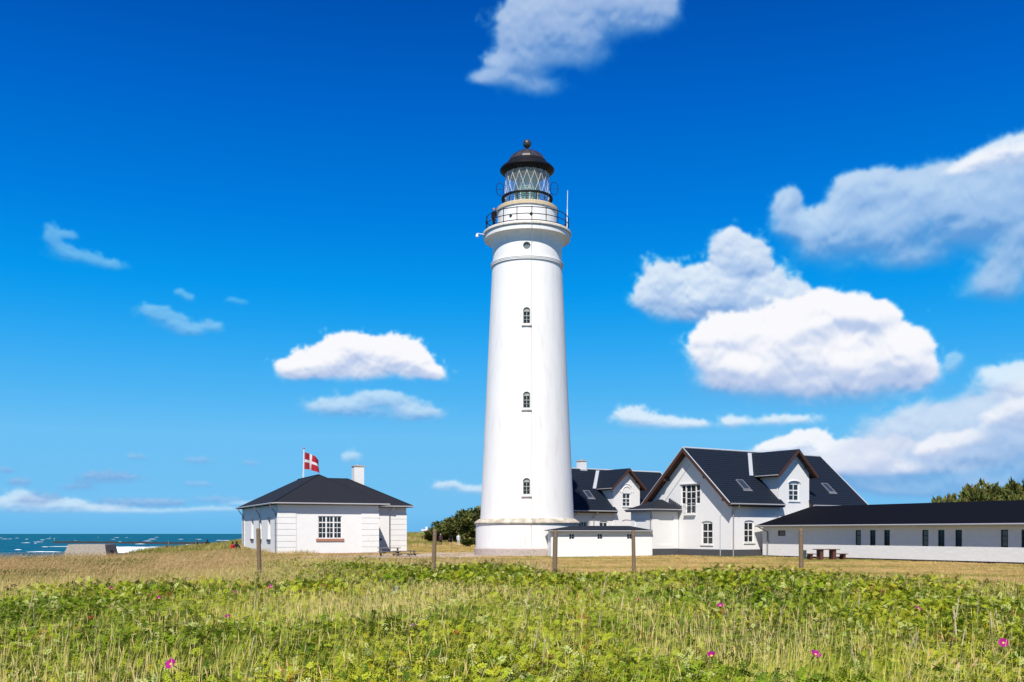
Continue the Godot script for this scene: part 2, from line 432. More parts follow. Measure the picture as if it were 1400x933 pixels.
func make_sky() -> PanoramaSkyMaterial:
	puffs.seed = 11; puffs.frequency = 0.55; puffs.fractal_octaves = 5; puffs.fractal_gain = 0.47
	puffs.noise_type = FastNoiseLite.TYPE_CELLULAR
	puffs.cellular_return_type = FastNoiseLite.RETURN_DISTANCE
	heads.seed = 11; heads.frequency = 0.55; heads.fractal_octaves = 3; heads.fractal_gain = 0.5
	heads.cellular_distance_function = FastNoiseLite.DISTANCE_EUCLIDEAN_SQUARED
	puffs.cellular_distance_function = FastNoiseLite.DISTANCE_EUCLIDEAN_SQUARED
	heads.noise_type = FastNoiseLite.TYPE_CELLULAR
	heads.cellular_return_type = FastNoiseLite.RETURN_DISTANCE
	wisps.seed = 23; wisps.frequency = 0.9; wisps.fractal_octaves = 5; wisps.fractal_gain = 0.52
	var clouds := []
	for c in CLOUDS: clouds.append(c.duplicate())
	# the same kind of clouds all round and overhead
	var r := RandomNumberGenerator.new()
	r.seed = 77
	for k in 95:
		var az := r.randf_range(-180, 180)
		var el := 2.0 + 58.0 * pow(r.randf(), 1.7)
		if absf(az) < 38 and el < 36: continue
		if absf(az) > 166: continue
		var w := r.randf_range(2.0, 6.0) * (0.6 + el / 40.0) / cos(deg_to_rad(el))
		var es := []
		for i in r.randi_range(3, 7):
			es.append([az + r.randf_range(-1, 1) * w, el + r.randf_range(-0.2, 0.3) * w * 0.5, w * r.randf_range(0.3, 0.7), w * r.randf_range(0.14, 0.32) * cos(deg_to_rad(el))])
		clouds.append([r.randf_range(0.5, 1.0), r.randf_range(0.55, 0.9), r.randf_range(0.35, 0.65), es])
	for c in clouds:
		var b := [1e9, -1e9, 1e9, -1e9, 0.0]
		for e in c[3]:
			b[0] = minf(b[0], e[0] - e[2] * 1.5); b[1] = maxf(b[1], e[0] + e[2] * 1.5)
			b[2] = minf(b[2], e[1] - e[3] * 1.5); b[3] = maxf(b[3], e[1] + e[3] * 1.5)
			b[4] = maxf(b[4], e[3])
		b.append(clampf(1.5 / b[4], 0.45, 3.0))
		b.append(float(clouds.find(c)) * 17.3)
		b[4] = clampf(b[4] * 0.5, 0.12, 1.0)
		c.append(b)
	var small := sheet(Rect2i(0, 0, 1024, 512), 1024, clouds)
	small.resize(4096, 2048, Image.INTERPOLATE_CUBIC)
	var ahead := Rect2i(1650, 640, 800, 384)   # finer where the clouds are large and near the horizon
	small.blit_rect(sheet(ahead, 4096, clouds), Rect2i(0, 0, ahead.size.x, ahead.size.y), ahead.position)
	var turned := Image.create_empty(4096, 2048, false, Image.FORMAT_RGB8)   # a panorama's edge lies straight ahead
	turned.blit_rect(small, Rect2i(2048, 0, 2048, 2048), Vector2i(0, 0))
	turned.blit_rect(small, Rect2i(0, 0, 2048, 2048), Vector2i(2048, 0))
	var m := PanoramaSkyMaterial.new()
	m.panorama = ImageTexture.create_from_image(turned)
	return m

func sheet(r: Rect2i, across: int, clouds: Array) -> Image:
	var bytes := PackedByteArray()
	bytes.resize(r.size.x * r.size.y * 3)
	var at := 0
	for j in r.size.y:
		var el := 90.0 - (r.position.y + j + 0.5) / across * 360.0
		var row := []
		for c in clouds:
			if el >= c[4][2] and el <= c[4][3]: row.append(c)
		var low := air(maxf(el, 0.0))
		for i in r.size.x:
			var col := low
			if el > 0 and row.size() > 0:
				col = sky_color((r.position.x + i + 0.5) / across * 360.0 - 180.0, el, row)
			bytes[at] = col.r8; bytes[at + 1] = col.g8; bytes[at + 2] = col.b8
			at += 3
	return Image.create_from_data(r.size.x, r.size.y, false, Image.FORMAT_RGB8, bytes)

# ---------------------------------------------------------------- land and sea
const SEA := -28.0

func coast(d: float) -> float:   # the cliff edge: land lies to the right of this x
	var k := [[-300.0, -60.0], [0.0, -32.0], [50.0, -28.5], [66.0, -31.0], [80.0, -38.0], [90.0, -36.3], [110.0, -37.5], [150.0, -45.0], [200.0, -55.0], [400.0, -96.0], [1000.0, -185.0], [6000.0, -700.0]]
	for i in k.size() - 1:
		if d <= k[i + 1][0]: return lerpf(k[i][1], k[i + 1][1], clampf((d - k[i][0]) / (k[i + 1][0] - k[i][0]), 0, 1))
	return k[-1][1]

func height(x: float, d: float) -> float:
	var h := 0.28 * smoothstep(34.0, 10.0, d)
	var rough := smoothstep(60.0, 30.0, d) * 0.10 + 0.015
	h += land.get_noise_2d(x, d) * rough
	# dune beside the cottage and the low dunes beyond
	h += 0.95 * exp(-pow((x + 26.0) / 7.0, 2) - pow((d - 112.0) / 14.0, 2))
	h += smoothstep(140.0, 320.0, d) * (0.9 + 0.8 * land.get_noise_2d(x * 0.15 + 90.0, d * 0.15))
	h -= 1.1 * smoothstep(-24.0, -33.0, x) * smoothstep(58.0, 74.0, d) * smoothstep(100.0, 84.0, d)
	var over := coast(d) - x
	if over > 0: h -= 0.5 * over + 0.6 * maxf(0.0, over - 3.0)
	return maxf(h, SEA - 4.0)

func make_ground():
	var ds := []
	var d := -120.0
	while d < 7000:
		ds.append(d)
		d += 6.0 if d < 0 else maxf(0.5, d * 0.022)
	var n := 150
	var st := SurfaceTool.new()
	st.begin(Mesh.PRIMITIVE_TRIANGLES)
	for row in ds:
		var span: float = maxf(70.0, absf(row) * 0.75)
		for i in n + 1:
			var t := (float(i) / n) * 2 - 1
			var x := span * t
			st.add_vertex(Vector3(x, height(x, row), -row))
	for j in ds.size() - 1:
		for i in n:
			var a := j * (n + 1) + i
			for q in [a, a + n + 1, a + 1, a + 1, a + n + 1, a + n + 2]: st.add_index(q)
	st.generate_normals()
	var m := grained(30, [lin(0.11, 0.11, 0.035), lin(0.23, 0.18, 0.08), lin(0.34, 0.26, 0.12), lin(0.42, 0.32, 0.16)], 7.0, 0.95, 0.01, 1.5, 0.2)
	m.detail_enabled = true
	m.detail_blend_mode = BaseMaterial3D.BLEND_MODE_MUL
	m.detail_albedo = noise_map(31, 0.05, [Color(0.72, 0.74, 0.62), Color(1, 1, 1), Color(1, 0.98, 0.92)])
	m.detail_uv_layer = BaseMaterial3D.DETAIL_UV_1
	solo("ground", st.commit(), m, "dry grassy heath running from the camera to the cliff edge", "ground", "", "structure")

func make_sea():
	var st := SurfaceTool.new()
	st.begin(Mesh.PRIMITIVE_TRIANGLES)
	var ds := [20.0, 120.0, 300.0, 600.0, 900.0, 1200.0, 1500.0, 1900.0, 2400.0, 3000.0, 4000.0, 6000.0, 9000.0, 14000.0, 24000.0]
	var n := 24
	for row in ds:
		for i in n + 1:
			st.add_vertex(Vector3(-24000.0 + 24000.0 * (1.0 - pow(1.0 - float(i) / n, 3.0)) * 1.2, SEA, -row))
	for j in ds.size() - 1:
		for i in n:
			var a := j * (n + 1) + i
			for q in [a, a + n + 1, a + 1, a + 1, a + n + 1, a + n + 2]: st.add_index(q)
	st.generate_normals()
	var m := grained(32, [lin(0.002, 0.062, 0.120), lin(0.004, 0.088, 0.155), lin(0.008, 0.120, 0.185), lin(0.03, 0.18, 0.22)], 900.0, 0.55, 0.02, 0.0, 0.15)
	solo("sea", st.commit(), m, "teal blue sea reaching the horizon beyond the cliff", "sea", "", "structure")
	# surf and whitecaps, each a low torn ridge of foam lying on the water
	var r := RandomNumberGenerator.new()
	r.seed = 5
	var f := begin()
	for k in 90:
		var near := k < 50
		var dd := r.randf_range(1450, 2150) if near else r.randf_range(1100, 6500)
		var px := r.randf_range(150, 215) if near else r.randf_range(-40, 330)
		if near and r.randf() < 0.08: px = r.randf_range(40, 110)
		var x := (px - 700) / 1361.0 * dd
		var len := r.randf_range(25, 120) if near else r.randf_range(6, 36)
		var wide := r.randf_range(2.0, 7.0) if near else r.randf_range(1.5, 4.5)
		foam(f, r, x, dd, len, wide)
	solo("surf", f, M.foam, "white surf and whitecaps on the sea beyond the bunker", "surf", "", "stuff")

func foam(st: SurfaceTool, r: RandomNumberGenerator, x: float, d: float, len: float, wide: float):
	var n := 7
	var last := []
	for i in n + 1:
		var t := float(i) / n
		var s := sin(PI * t)
		var px := x + len * (t - 0.5)
		var pd := d + r.randf_range(-0.4, 0.4) * wide
		var now := [Vector3(px, SEA + 0.05, -(pd - wide * s * 0.5)), Vector3(px, SEA + 0.1 + 1.1 * s * r.randf_range(0.5, 1.0), -pd), Vector3(px, SEA + 0.05, -(pd + wide * s * 0.5))]
		if i > 0:
			quad(st, last[0], now[0], now[1], last[1])
			quad(st, last[1], now[1], now[2], last[2])
		last = now

func _ready():
	# ------------------------------------------------ camera: level, with the lens shifted up
	var cam := Camera3D.new()
	cam.name = "camera"
	add_child(cam)
	cam.position = Vector3(0, 1.94, 0)
	cam.projection = Camera3D.PROJECTION_FRUSTUM
	cam.near = 0.1
	cam.far = 40000
	cam.size = 933.0 / 1361.0 * cam.near
	cam.frustum_offset = Vector2(0, (728.6 - 466.5) / 1361.0 * cam.near)
	cam.current = true
	# ------------------------------------------------ sky, sun, exposure
	var env := Environment.new()
	env.background_mode = Environment.BG_SKY
	env.sky = Sky.new()
	env.sky.sky_material = make_sky()
	env.background_energy_multiplier = 0.742
	env.tonemap_mode = Environment.TONE_MAPPER_LINEAR
	env.tonemap_exposure = 1.35
	env.sdfgi_enabled = true
	env.ssao_enabled = true
	env.ssil_enabled = true
	var around := WorldEnvironment.new()
	around.name = "surroundings"
	around.environment = env
	add_child(around)
	var sun := DirectionalLight3D.new()
	sun.name = "sun"
	sun.light_energy = 1.6
	sun.light_color = Color(1.0, 0.968, 0.925)
	sun.light_angular_distance = 0.5
	sun.shadow_enabled = true
	add_child(sun)
	sun.rotation_degrees = Vector3(-50, -9, 0)   # behind the camera, a little to its left
	# ------------------------------------------------ setting
	rng.seed = 4242
	land.seed = 3; land.frequency = 0.06; land.fractal_octaves = 4
	patch.seed = 9; patch.frequency = 0.09; patch.fractal_octaves = 4
	make_materials()
	make_ground()
	make_sea()
	make_path()
	# ------------------------------------------------ buildings
	make_lighthouse()
	make_cottage()
	make_house(Vector3(17.2, 0, -78.0), true)
	make_house(Vector3(6.2, 0, -102.2), false)
	make_annex()
	make_low_building()
	make_long_building()
	make_bunker()
	make_breakwater()
	make_far_house()
	# ------------------------------------------------ things
	make_posts()
	make_flagpole()
	make_tables()
	make_people()
	make_trees()
	# ------------------------------------------------ heath
	make_heath()
	make_roses()

# ---------------------------------------------------------------- lighthouse
func make_lighthouse():
	var t := thing("lighthouse", "tall round white lighthouse with black iron lantern and domed roof", "lighthouse", Vector3(1.285, 0, -84.5), deg_to_rad(-1.5))
	var st := begin()
	lathe(st, [Vector2(4.44, -0.4), Vector2(4.48, 0.0), Vector2(4.48, 0.60), Vector2(4.40, 0.66)], 72)
	part("plinth", st, M.stone, t)
	st = begin()
	lathe(st, [Vector2(4.37, 0.6), Vector2(4.36, 2.64)], 72)
	part("base_drum", st, M.tower, t)
	st = begin()
	lathe(st, [Vector2(4.30, 2.62), Vector2(4.46, 2.66), Vector2(4.50, 2.74), Vector2(4.47, 2.83), Vector2(4.30, 2.95), Vector2(4.08, 3.09), Vector2(3.9, 3.12)], 72)
	part("base_band", st, M.band, t)
	# shaft, a cone pierced by three arched windows
	var rad := func(y): return 3.975 - 0.0474 * (y - 3.1)
	var cone := func(a, y, z):
		var r: float = 3.975 - 0.0474 * (y - 3.1) + z
		return Vector3(sin(a) * r, y, cos(a) * r)
	var cuts := []
	for i in 97: cuts.append(-PI + TAU * i / 96.0)
	var mids := [5.69, 12.75, 19.7]
	var holes := []
	for y in mids:
		var hw: float = 0.30 / rad.call(y)
		holes.append([-hw, hw, y - 0.66, y + 0.40, 0.28])
	st = begin()
	holed(st, 3.0, [Vector2(-PI, 24.45), Vector2(PI, 24.45)], holes, 0.20, cone, cuts, true)
	part("shaft", st, M.tower, t)
	for y in mids:
		var r: float = rad.call(y)
		var w := window(t, Transform3D(Basis(), Vector3(0, y - 0.66, r - 0.17)), 0.60, 1.06, 2, [0.36, 0.32, 0.32], M.greyframe, M.glass, 0.06, 0.03, 0.28)
		sill(w, 0.84, M.stone, 0.09, 0.30, -0.14)
	# mouldings, neck and cornice
	for y in [24.40, 24.50, 24.60]:
		st = begin()
		lathe(st, [Vector2(2.90, y), Vector2(3.07 + (y - 24.4) * 0.15, y), Vector2(3.07 + (y - 24.4) * 0.15, y + 0.065), Vector2(2.90, y + 0.08)], 96)
		part("string_course", st, M.tower, t)
	var necks := func(a, y, z): return Vector3(sin(a) * (2.935 + z), y, cos(a) * (2.935 + z))
	st = begin()
	holed(st, 24.5, [Vector2(-PI, 25.86), Vector2(PI, 25.86)], [[-0.105, 0.105, 25.19, 25.81, -1.0]], 0.22, necks, cuts, true)
	part("neck", st, M.tower, t)
	st = begin()
	lathe(st, [Vector2(0.0, 0.0), Vector2(0.31, 0.0), Vector2(0.31, 0.03), Vector2(0.25, 0.05), Vector2(0.25, 0.03), Vector2(0, 0.03)], 24)
	var port := part("porthole", st, M.greyframe, t, Transform3D(Basis(Vector3.RIGHT, PI / 2), Vector3(0, 25.5, 2.72)))
	st = begin()
	lathe(st, [Vector2(0, 0.035), Vector2(0.245, 0.035), Vector2(0.245, 0.045), Vector2(0, 0.045)], 24)
	part("pane", st, plain(lin(0.14, 0.16, 0.16), 0.15), port)
	var cove := [Vector2(2.935, 25.84)]
	for i in range(1, 9):
		var a := PI / 2 * i / 8.0
		cove.append(Vector2(2.935 + (1 - cos(a)) * 0.62, 25.84 + sin(a) * 0.86))
	st = begin()
	lathe(st, cove, 96)
	part("cove", st, M.tower, t)
	st = begin()
	lathe(st, [Vector2(3.50, 26.69), Vector2(3.63, 26.70), Vector2(3.64, 27.04), Vector2(3.55, 27.06)], 96)
	part("cornice", st, M.tower, t)
	st = begin()
	lathe(st, [Vector2(3.50, 27.06), Vector2(3.73, 27.08), Vector2(3.76, 27.12), Vector2(3.76, 27.27), Vector2(3.70, 27.33), Vector2(2.4, 27.36)], 96)
	part("gallery_deck", st, M.lip, t)
	# gallery railing
	for i in 18:
		var a := TAU * (i + 0.35) / 18
		var p := Vector3(sin(a) * 3.5, 27.33, cos(a) * 3.5)
		st = begin()
		tube(st, [p, p + Vector3(0, 1.22, 0)], 0.034, -1, 6)
		for y in [0.12, 0.62, 1.16]: ball(st, p + Vector3(0, y, 0), 0.055, 8)
		part("railing_post", st, M.iron, t)
	for y in [0.12, 0.62, 1.16]:
		st = begin()
		lathe(st, [Vector2(3.48, 27.30 + y), Vector2(3.52, 27.30 + y), Vector2(3.52, 27.355 + y), Vector2(3.48, 27.355 + y), Vector2(3.48, 27.30 + y)], 72)
		part("rail", st, M.iron, t)
	# lantern base with its ochre lip and two diamond vents
	st = begin()
	lathe(st, [Vector2(2.50, 27.3), Vector2(2.50, 29.10)], 72)
	part("lantern_base", st, M.tower, t)
	st = begin()
	lathe(st, [Vector2(2.45, 29.08), Vector2(2.60, 29.10), Vector2(2.60, 29.36), Vector2(2.52, 29.42), Vector2(1.7, 29.44)], 72)
	part("lantern_ledge", st, M.ochre, t)
	for a in [-0.56, 0.14]:
		st = begin()
		var xf := Transform3D(Basis(Vector3.UP, a) * Basis(Vector3.BACK, PI / 4), Vector3(sin(a) * 2.5, 28.25 - absf(a) * 0.1, cos(a) * 2.5))
		box(st, Vector3(-0.1, -0.1, -0.02), Vector3(0.1, 0.1, 0.04), xf)
		part("vent", st, M.iron, t)
	# lantern room
	var lo := 29.42; var hi := 32.40
	st = begin()
	lathe(st, [Vector2(1.93, lo), Vector2(1.93, lo + 0.14), Vector2(1.80, lo + 0.14)], 18, Vector3.ZERO, false)
	part("glazing_ring", st, M.bars, t)
	for i in 18:
		var a := TAU * i / 18; var b := TAU * (i + 1) / 18
		st = begin()
		var u := Vector3(sin(a), 0, cos(a)) * 1.85; var v := Vector3(sin(b), 0, cos(b)) * 1.85
		quad(st, u + Vector3(0, lo, 0), v + Vector3(0, lo, 0), v + Vector3(0, hi, 0), u + Vector3(0, hi, 0))
		part("pane", st, M.lantern_glass, t)
	for s in [-1, 1]:
		for i in 18:
			st = begin()
			var pts := []
			for k in 9:
				var a: float = TAU * (i + 0.5 + s * 1.7 * k / 8.0) / 18
				pts.append(Vector3(sin(a) * 1.875, lerpf(lo, hi, k / 8.0), cos(a) * 1.875))
			tube(st, pts, 0.018, -1, 5, false)
			part("glazing_bar", st, M.bars, t)
	# the lens: stacked glass prisms round a lamp, in a pale frame
	var prof := []
	for k in 15:
		var y := 29.75 + 2.1 * k / 14.0
		var bulge := 0.92 + 0.12 * sin(PI * k / 14.0)
		prof.append(Vector2(bulge, y))
		prof.append(Vector2(bulge + 0.06, y + 0.075))
	st = begin()
	lathe(st, prof, 24)
	var lens := part("lens", st, M.lens, t)
	st = begin()
	lathe(st, [Vector2(0, 29.5), Vector2(0.55, 29.5), Vector2(0.55, 29.76), Vector2(0.95, 29.78), Vector2(0.95, 29.72), Vector2(0.3, 29.7)], 24)
	part("lens_pedestal", st, plain(lin(0.18, 0.24, 0.22), 0.5), t)
	st = begin()
	lathe(st, [Vector2(0.16, 30.1), Vector2(0.2, 30.6), Vector2(0.14, 31.1), Vector2(0, 31.15)], 12)
	part("lamp", st, plain(lin(0.45, 0.50, 0.47), 0.3), lens)
	for i in 8:
		var a := TAU * (i + 0.3) / 8
		st = begin()
		tube(st, [Vector3(sin(a) * 1.06, 29.7, cos(a) * 1.06), Vector3(sin(a) * 1.06, 31.95, cos(a) * 1.06)], 0.035, -1, 6)
		part("lens_frame", st, M.bars, lens)
	st = begin()
	lathe(st, [Vector2(1.84, 32.3), Vector2(1.2, 32.62), Vector2(0, 32.75)], 36)
	part("lantern_ceiling", st, plain(lin(0.35, 0.36, 0.34), 0.7), t)
	# outer walkway ring on brackets, with the two safety hoops
	st = begin()
	lathe(st, [Vector2(1.93, 30.22), Vector2(2.18, 30.20), Vector2(2.18, 30.34), Vector2(1.93, 30.36)], 48)
	part("walkway", st, M.iron, t)
	for i in 16:
		var a := TAU * i / 16
		var u := Vector3(sin(a), 0, cos(a))
		st = begin()
		tube(st, [u * 2.14 + Vector3(0, 30.22, 0), u * 2.05 + Vector3(0, 29.75, 0), u * 1.95 + Vector3(0, 29.5, 0)], 0.03, -1, 5)
		part("bracket", st, M.iron, t)
	for s in [-1, 1]:
		st = begin()
		var pts := []
		for k in 17:
			var a := TAU * k / 16.0
			pts.append(Vector3(s * (1.96 + 0.33 + 0.33 * sin(a)), 31.02 + 0.55 * cos(a), 0.35))
		tube(st, pts, 0.028, -1, 5, false)
		tube(st, [Vector3(s * 1.95, 31.0, 0.35), Vector3(s * 2.6, 31.0, 0.35)], 0.02, -1, 5)
		part("safety_hoop", st, M.iron, t)
	# roof
	st = begin()
	lathe(st, [Vector2(1.86, 32.36), Vector2(1.95, 32.34), Vector2(2.20, 32.50), Vector2(2.31, 32.62), Vector2(2.31, 32.72), Vector2(2.14, 32.92), Vector2(1.86, 33.10), Vector2(1.66, 33.36), Vector2(1.60, 33.42)], 48)
	part("roof_eave", st, M.iron, t)
	var n := 14
	for i in n:
		var a := TAU * (i + 0.42) / n
		st = begin()
		var dome := [Vector2(1.62, 33.36), Vector2(1.50, 33.62), Vector2(1.28, 33.88), Vector2(0.95, 34.12), Vector2(0.55, 34.30), Vector2(0.16, 34.42)]
		lathe(st, dome, 1, Vector3.ZERO, false, a + 0.006, a + TAU / n - 0.006)
		part("dome_panel", st, M.dome, t)
		st = begin()
		var seam := []
		for p in dome: seam.append(Vector3(sin(a) * (p.x + 0.01), p.y + 0.01, cos(a) * (p.x + 0.01)))
		tube(st, seam, 0.022, 0.012, 5)
		part("dome_seam", st, M.iron, t)
	st = begin()
	lathe(st, [Vector2(0.24, 34.36), Vector2(0.20, 34.45), Vector2(0.10, 34.52), Vector2(0.10, 34.64), Vector2(0.0, 34.66)], 20)
	part("finial_neck", st, M.bronze, t)
	st = begin()
	ball(st, Vector3(0, 34.95, 0), 0.37, 24)
	part("finial_ball", st, M.bronze, t)
	# small fittings
	st = begin()
	var down := []
	for y in [29.0, 27.4]: down.append(Vector3(sin(0.17) * 2.515, y, cos(0.17) * 2.515))
	tube(st, down, 0.014, -1, 5)
	down = [Vector3(sin(0.115) * 3.8, 27.3, cos(0.115) * 3.8), Vector3(sin(0.115) * 3.66, 26.7, cos(0.115) * 3.66), Vector3(sin(0.13) * 2.97, 25.8, cos(0.13) * 2.97), Vector3(sin(0.135) * 3.12, 24.62, cos(0.135) * 3.12), Vector3(sin(0.13) * 2.99, 24.2, cos(0.13) * 2.99), Vector3(sin(0.1) * 3.995, 3.1, cos(0.1) * 3.995), Vector3(sin(0.09) * 4.52, 2.74, cos(0.09) * 4.52), Vector3(sin(0.09) * 4.385, 2.5, cos(0.09) * 4.385), Vector3(sin(0.09) * 4.385, 0.68, cos(0.09) * 4.385), Vector3(sin(0.09) * 4.5, 0.6, cos(0.09) * 4.5), Vector3(sin(0.09) * 4.5, 0.0, cos(0.09) * 4.5)]
	tube(st, down, 0.014, -1, 5)
	part("lightning_cable", st, plain(lin(0.42, 0.41, 0.38), 0.6), t)
	st = begin()
	tube(st, [Vector3(3.38, 27.5, 0.2), Vector3(3.40, 29.3, 0.2)], 0.045, -1, 6)
	tube(st, [Vector3(3.40, 29.3, 0.2), Vector3(3.43, 30.9, 0.2)], 0.03, 0.022, 6)
	part("antenna", st, M.paint, t)
	st = begin()
	tube(st, [Vector3(-3.6, 27.02, 0.9), Vector3(-4.15, 27.12, 0.9), Vector3(-4.2, 27.05, 0.9)], 0.03, -1, 6)
	lathe(st, [Vector2(0.0, 0.12), Vector2(0.07, 0.1), Vector2(0.13, -0.08), Vector2(0.13, -0.16), Vector2(0, -0.2)], 12, Vector3(-4.2, 26.98, 0.9))
	part("camera_housing", st, M.paint, t)

# ---------------------------------------------------------------- shared house pieces
func downpipe(parent: Node, pts: Array, m: Material, r := 0.05):
	var st := begin()
	tube(st, pts, r, -1, 8)
	part("downpipe", st, m, parent)

func skylight(parent: Node, p: Vector3, along: Vector3, up: Vector3, w: float, h: float):
	var out := along.cross(up).normalized()
	var xf := Transform3D(Basis(along, up, out), p)
	var st := begin()
	box(st, Vector3(-w / 2, 0, -0.05), Vector3(-w / 2 + 0.07, h, 0.07), xf)
	box(st, Vector3(w / 2 - 0.07, 0, -0.05), Vector3(w / 2, h, 0.07), xf)
	box(st, Vector3(-w / 2 + 0.07, 0, -0.05), Vector3(w / 2 - 0.07, 0.07, 0.068), xf)
	box(st, Vector3(-w / 2 + 0.07, h - 0.07, -0.05), Vector3(w / 2 - 0.07, h, 0.068), xf)
	box(st, Vector3(-w / 2 - 0.1, -0.2, -0.03), Vector3(w / 2 + 0.1, -0.004, 0.025), xf)
	var o := part("skylight", st, M.pipe, parent)
	st = begin()
	box(st, Vector3(-w / 2 + 0.072, 0.072, -0.02), Vector3(w / 2 - 0.072, h - 0.072, 0.04), xf)
	part("pane", st, M.roofglass, o)

func chimney(parent: Node, at: Vector3, w: float, top: float, m: Material):
	var st := begin()
	box(st, Vector3(-w / 2, 0, -w / 2) + at, Vector3(w / 2, top - at.y - 0.22, w / 2) + at)
	var o := part("chimney", st, m, parent)
	st = begin()
	var y := top - 0.22
	box(st, Vector3(at.x - w / 2 - 0.05, y, at.z - w / 2 - 0.05), Vector3(at.x + w / 2 + 0.05, y + 0.12, at.z + w / 2 + 0.05))
	part("chimney_cap", st, M.band, o)
	st = begin()
	lathe(st, [Vector2(0.16, y + 0.12), Vector2(0.15, top), Vector2(0.11, top), Vector2(0.11, y + 0.12)], 12, Vector3(at.x, 0, at.z))
	part("chimney_pot", st, M.stone, o)
	st = begin()
	box(st, Vector3(at.x - w / 2 - 0.06, at.y + 0.3, at.z - w / 2 - 0.06), Vector3(at.x + w / 2 + 0.06, at.y + 0.55, at.z + w / 2 + 0.06))
	part("flashing", st, M.zinc, o)

# ---------------------------------------------------------------- the two keepers' houses: x along the ridge from the near gable, z = 0 the long front wall
const HL := 15.6; const HW := 9.6; const RIDGE := 8.92; const PITCH := 0.883

func roof_y(z: float) -> float: return RIDGE - PITCH * absf(z + HW / 2)

func make_house(at: Vector3, near: bool):
	var t: Node3D
	if near: t = thing("keepers_house", "white house with slate roof, its tall gable facing the lawn beside long low building", "house", at, deg_to_rad(33.3), "keepers' houses")
	else: t = thing("keepers_house", "white house with slate roof and arched dormer, half hidden behind the lighthouse", "house", at, deg_to_rad(33.3), "keepers' houses")
	var th := 0.30
	var dx0 := 5.34; var dx1 := 9.0; var dc := (dx0 + dx1) / 2
	# gables
	var gx := Transform3D(Basis(Vector3(0, 0, 1), Vector3.UP, Vector3(-1, 0, 0)), Vector3(0, 0, -HW))
	var top := [Vector2(0, roof_y(-HW) - th), Vector2(HW / 2, RIDGE - th), Vector2(HW, roof_y(0.0) - th)]
	var holes := []
	if near: holes = [[3.90, 4.42, 4.29, 5.91, 0.0], [4.42, 5.60, 3.50, 5.91, 0.0], [5.60, 6.12, 4.29, 5.91, 0.0], [6.31, 7.53, 0.98, 2.74, 0.14]]
	var st := begin()
	holed(st, -0.3, top, holes, 0.14, on(gx))
	part("gable_wall", st, M.white, t)
	st = begin()
	var fx := Transform3D(Basis(Vector3(0, 0, -1), Vector3.UP, Vector3(1, 0, 0)), Vector3(HL, 0, 0))
	holed(st, -0.3, top, [], 0.1, on(fx))
	part("gable_wall", st, M.white, t)
	if near:
		window(t, gx * Transform3D(Basis(), Vector3(4.16, 4.29, -0.1)), 0.52, 1.62, 1, [0.34, 0.33, 0.33], M.paint, M.glass, 0.06)
		window(t, gx * Transform3D(Basis(), Vector3(5.01, 3.50, -0.1)), 1.18, 2.41, 2, [0.24, 0.24, 0.26, 0.26], M.paint, M.glass, 0.07)
		window(t, gx * Transform3D(Basis(), Vector3(5.86, 4.29, -0.1)), 0.52, 1.62, 1, [0.34, 0.33, 0.33], M.paint, M.glass, 0.06)
		var w := window(t, gx * Transform3D(Basis(), Vector3(6.92, 0.98, -0.1)), 1.22, 1.76, 2, [0.38, 0.31, 0.31], M.paint, M.glass, 0.08, 0.04, 0.14)
		sill(w, 1.42, M.paint, 0.09, 0.17)
		st = begin()
		for i in 7: tube(st, [gx * Vector3(4.4 + 0.2 * i, 3.5, 0.16), gx * Vector3(4.4 + 0.2 * i, 4.35, 0.16)], 0.012, -1, 5)
		for y in [3.55, 4.35]:
			tube(st, [gx * Vector3(4.38, y, 0.0), gx * Vector3(4.38, y, 0.16), gx * Vector3(5.64, y, 0.16), gx * Vector3(5.64, y, 0.0)], 0.016, -1, 5)
		part("balcony_railing", st, M.steel, t)
		st = begin()
		box(st, Vector3(4.36, 3.36, 0.003), Vector3(5.66, 3.46, 0.2), gx)
		part("balcony_ledge", st, M.paint, t)
		st = begin()
		box(st, Vector3(3.82, 5.93, 0.002), Vector3(6.2, 6.02, 0.07), gx)
		part("lintel", st, M.paint, t)
		downpipe(t, [gx * Vector3(8.45, 3.3, 0.05), gx * Vector3(8.45, 0.1, 0.05)], M.zinc, 0.035)
		st = begin()
		tube(st, [gx * Vector3(5.0, 7.55, 0.02), gx * Vector3(1.6, 4.3, 0.02)], 0.012, -1, 4)
		part("cable", st, M.pipe, t)
	# long walls
	holes = [[1.45, 2.52, 1.15, 2.78, 0.14]] if near else [[0.79, 1.93, 1.1, 3.10, 0.16], [3.55, 4.65, 1.1, 3.05, 0.14], [10.0, 11.1, 1.1, 3.05, 0.14]]
	st = begin()
	holed(st, -0.3, [Vector2(0, roof_y(0.0) - th), Vector2(HL, roof_y(0.0) - th)], holes, 0.14, on(Transform3D()))
	quad(st, Vector3(HL, -0.3, -HW), Vector3(0, -0.3, -HW), Vector3(0, roof_y(-HW) - th, -HW), Vector3(HL, roof_y(-HW) - th, -HW))
	part("long_wall", st, M.white, t)
	for h in holes:
		var w := window(t, Transform3D(Basis(), Vector3((h[0] + h[1]) / 2, h[2], -0.1)), h[1] - h[0], h[3] - h[2], 2 if near or h[0] > 3 else 3, [0.38, 0.31, 0.31], M.paint, M.glass, 0.08, 0.04, h[4])
		sill(w, h[1] - h[0] + 0.2, M.paint, 0.09, 0.17)
	# plinth
	st = begin()
	box(st, Vector3(-0.04, -0.35, -HW - 0.04), Vector3(HL + 0.04, 0.60, 0.04))
	part("plinth", st, M.plinth, t)
	# dormer: a wall rising flush with the long front, its cheeks and its own little roof
	var dr := 8.78; var ds := 0.906; var dov := 2.35
	st = begin()
	var dh := [[6.55, 7.79, 4.55, 5.98, 0.17]] if near else [[6.62, 7.72, 4.72, 6.12, 0.0], [6.53, 7.84, 1.2, 3.15, 0.18]]
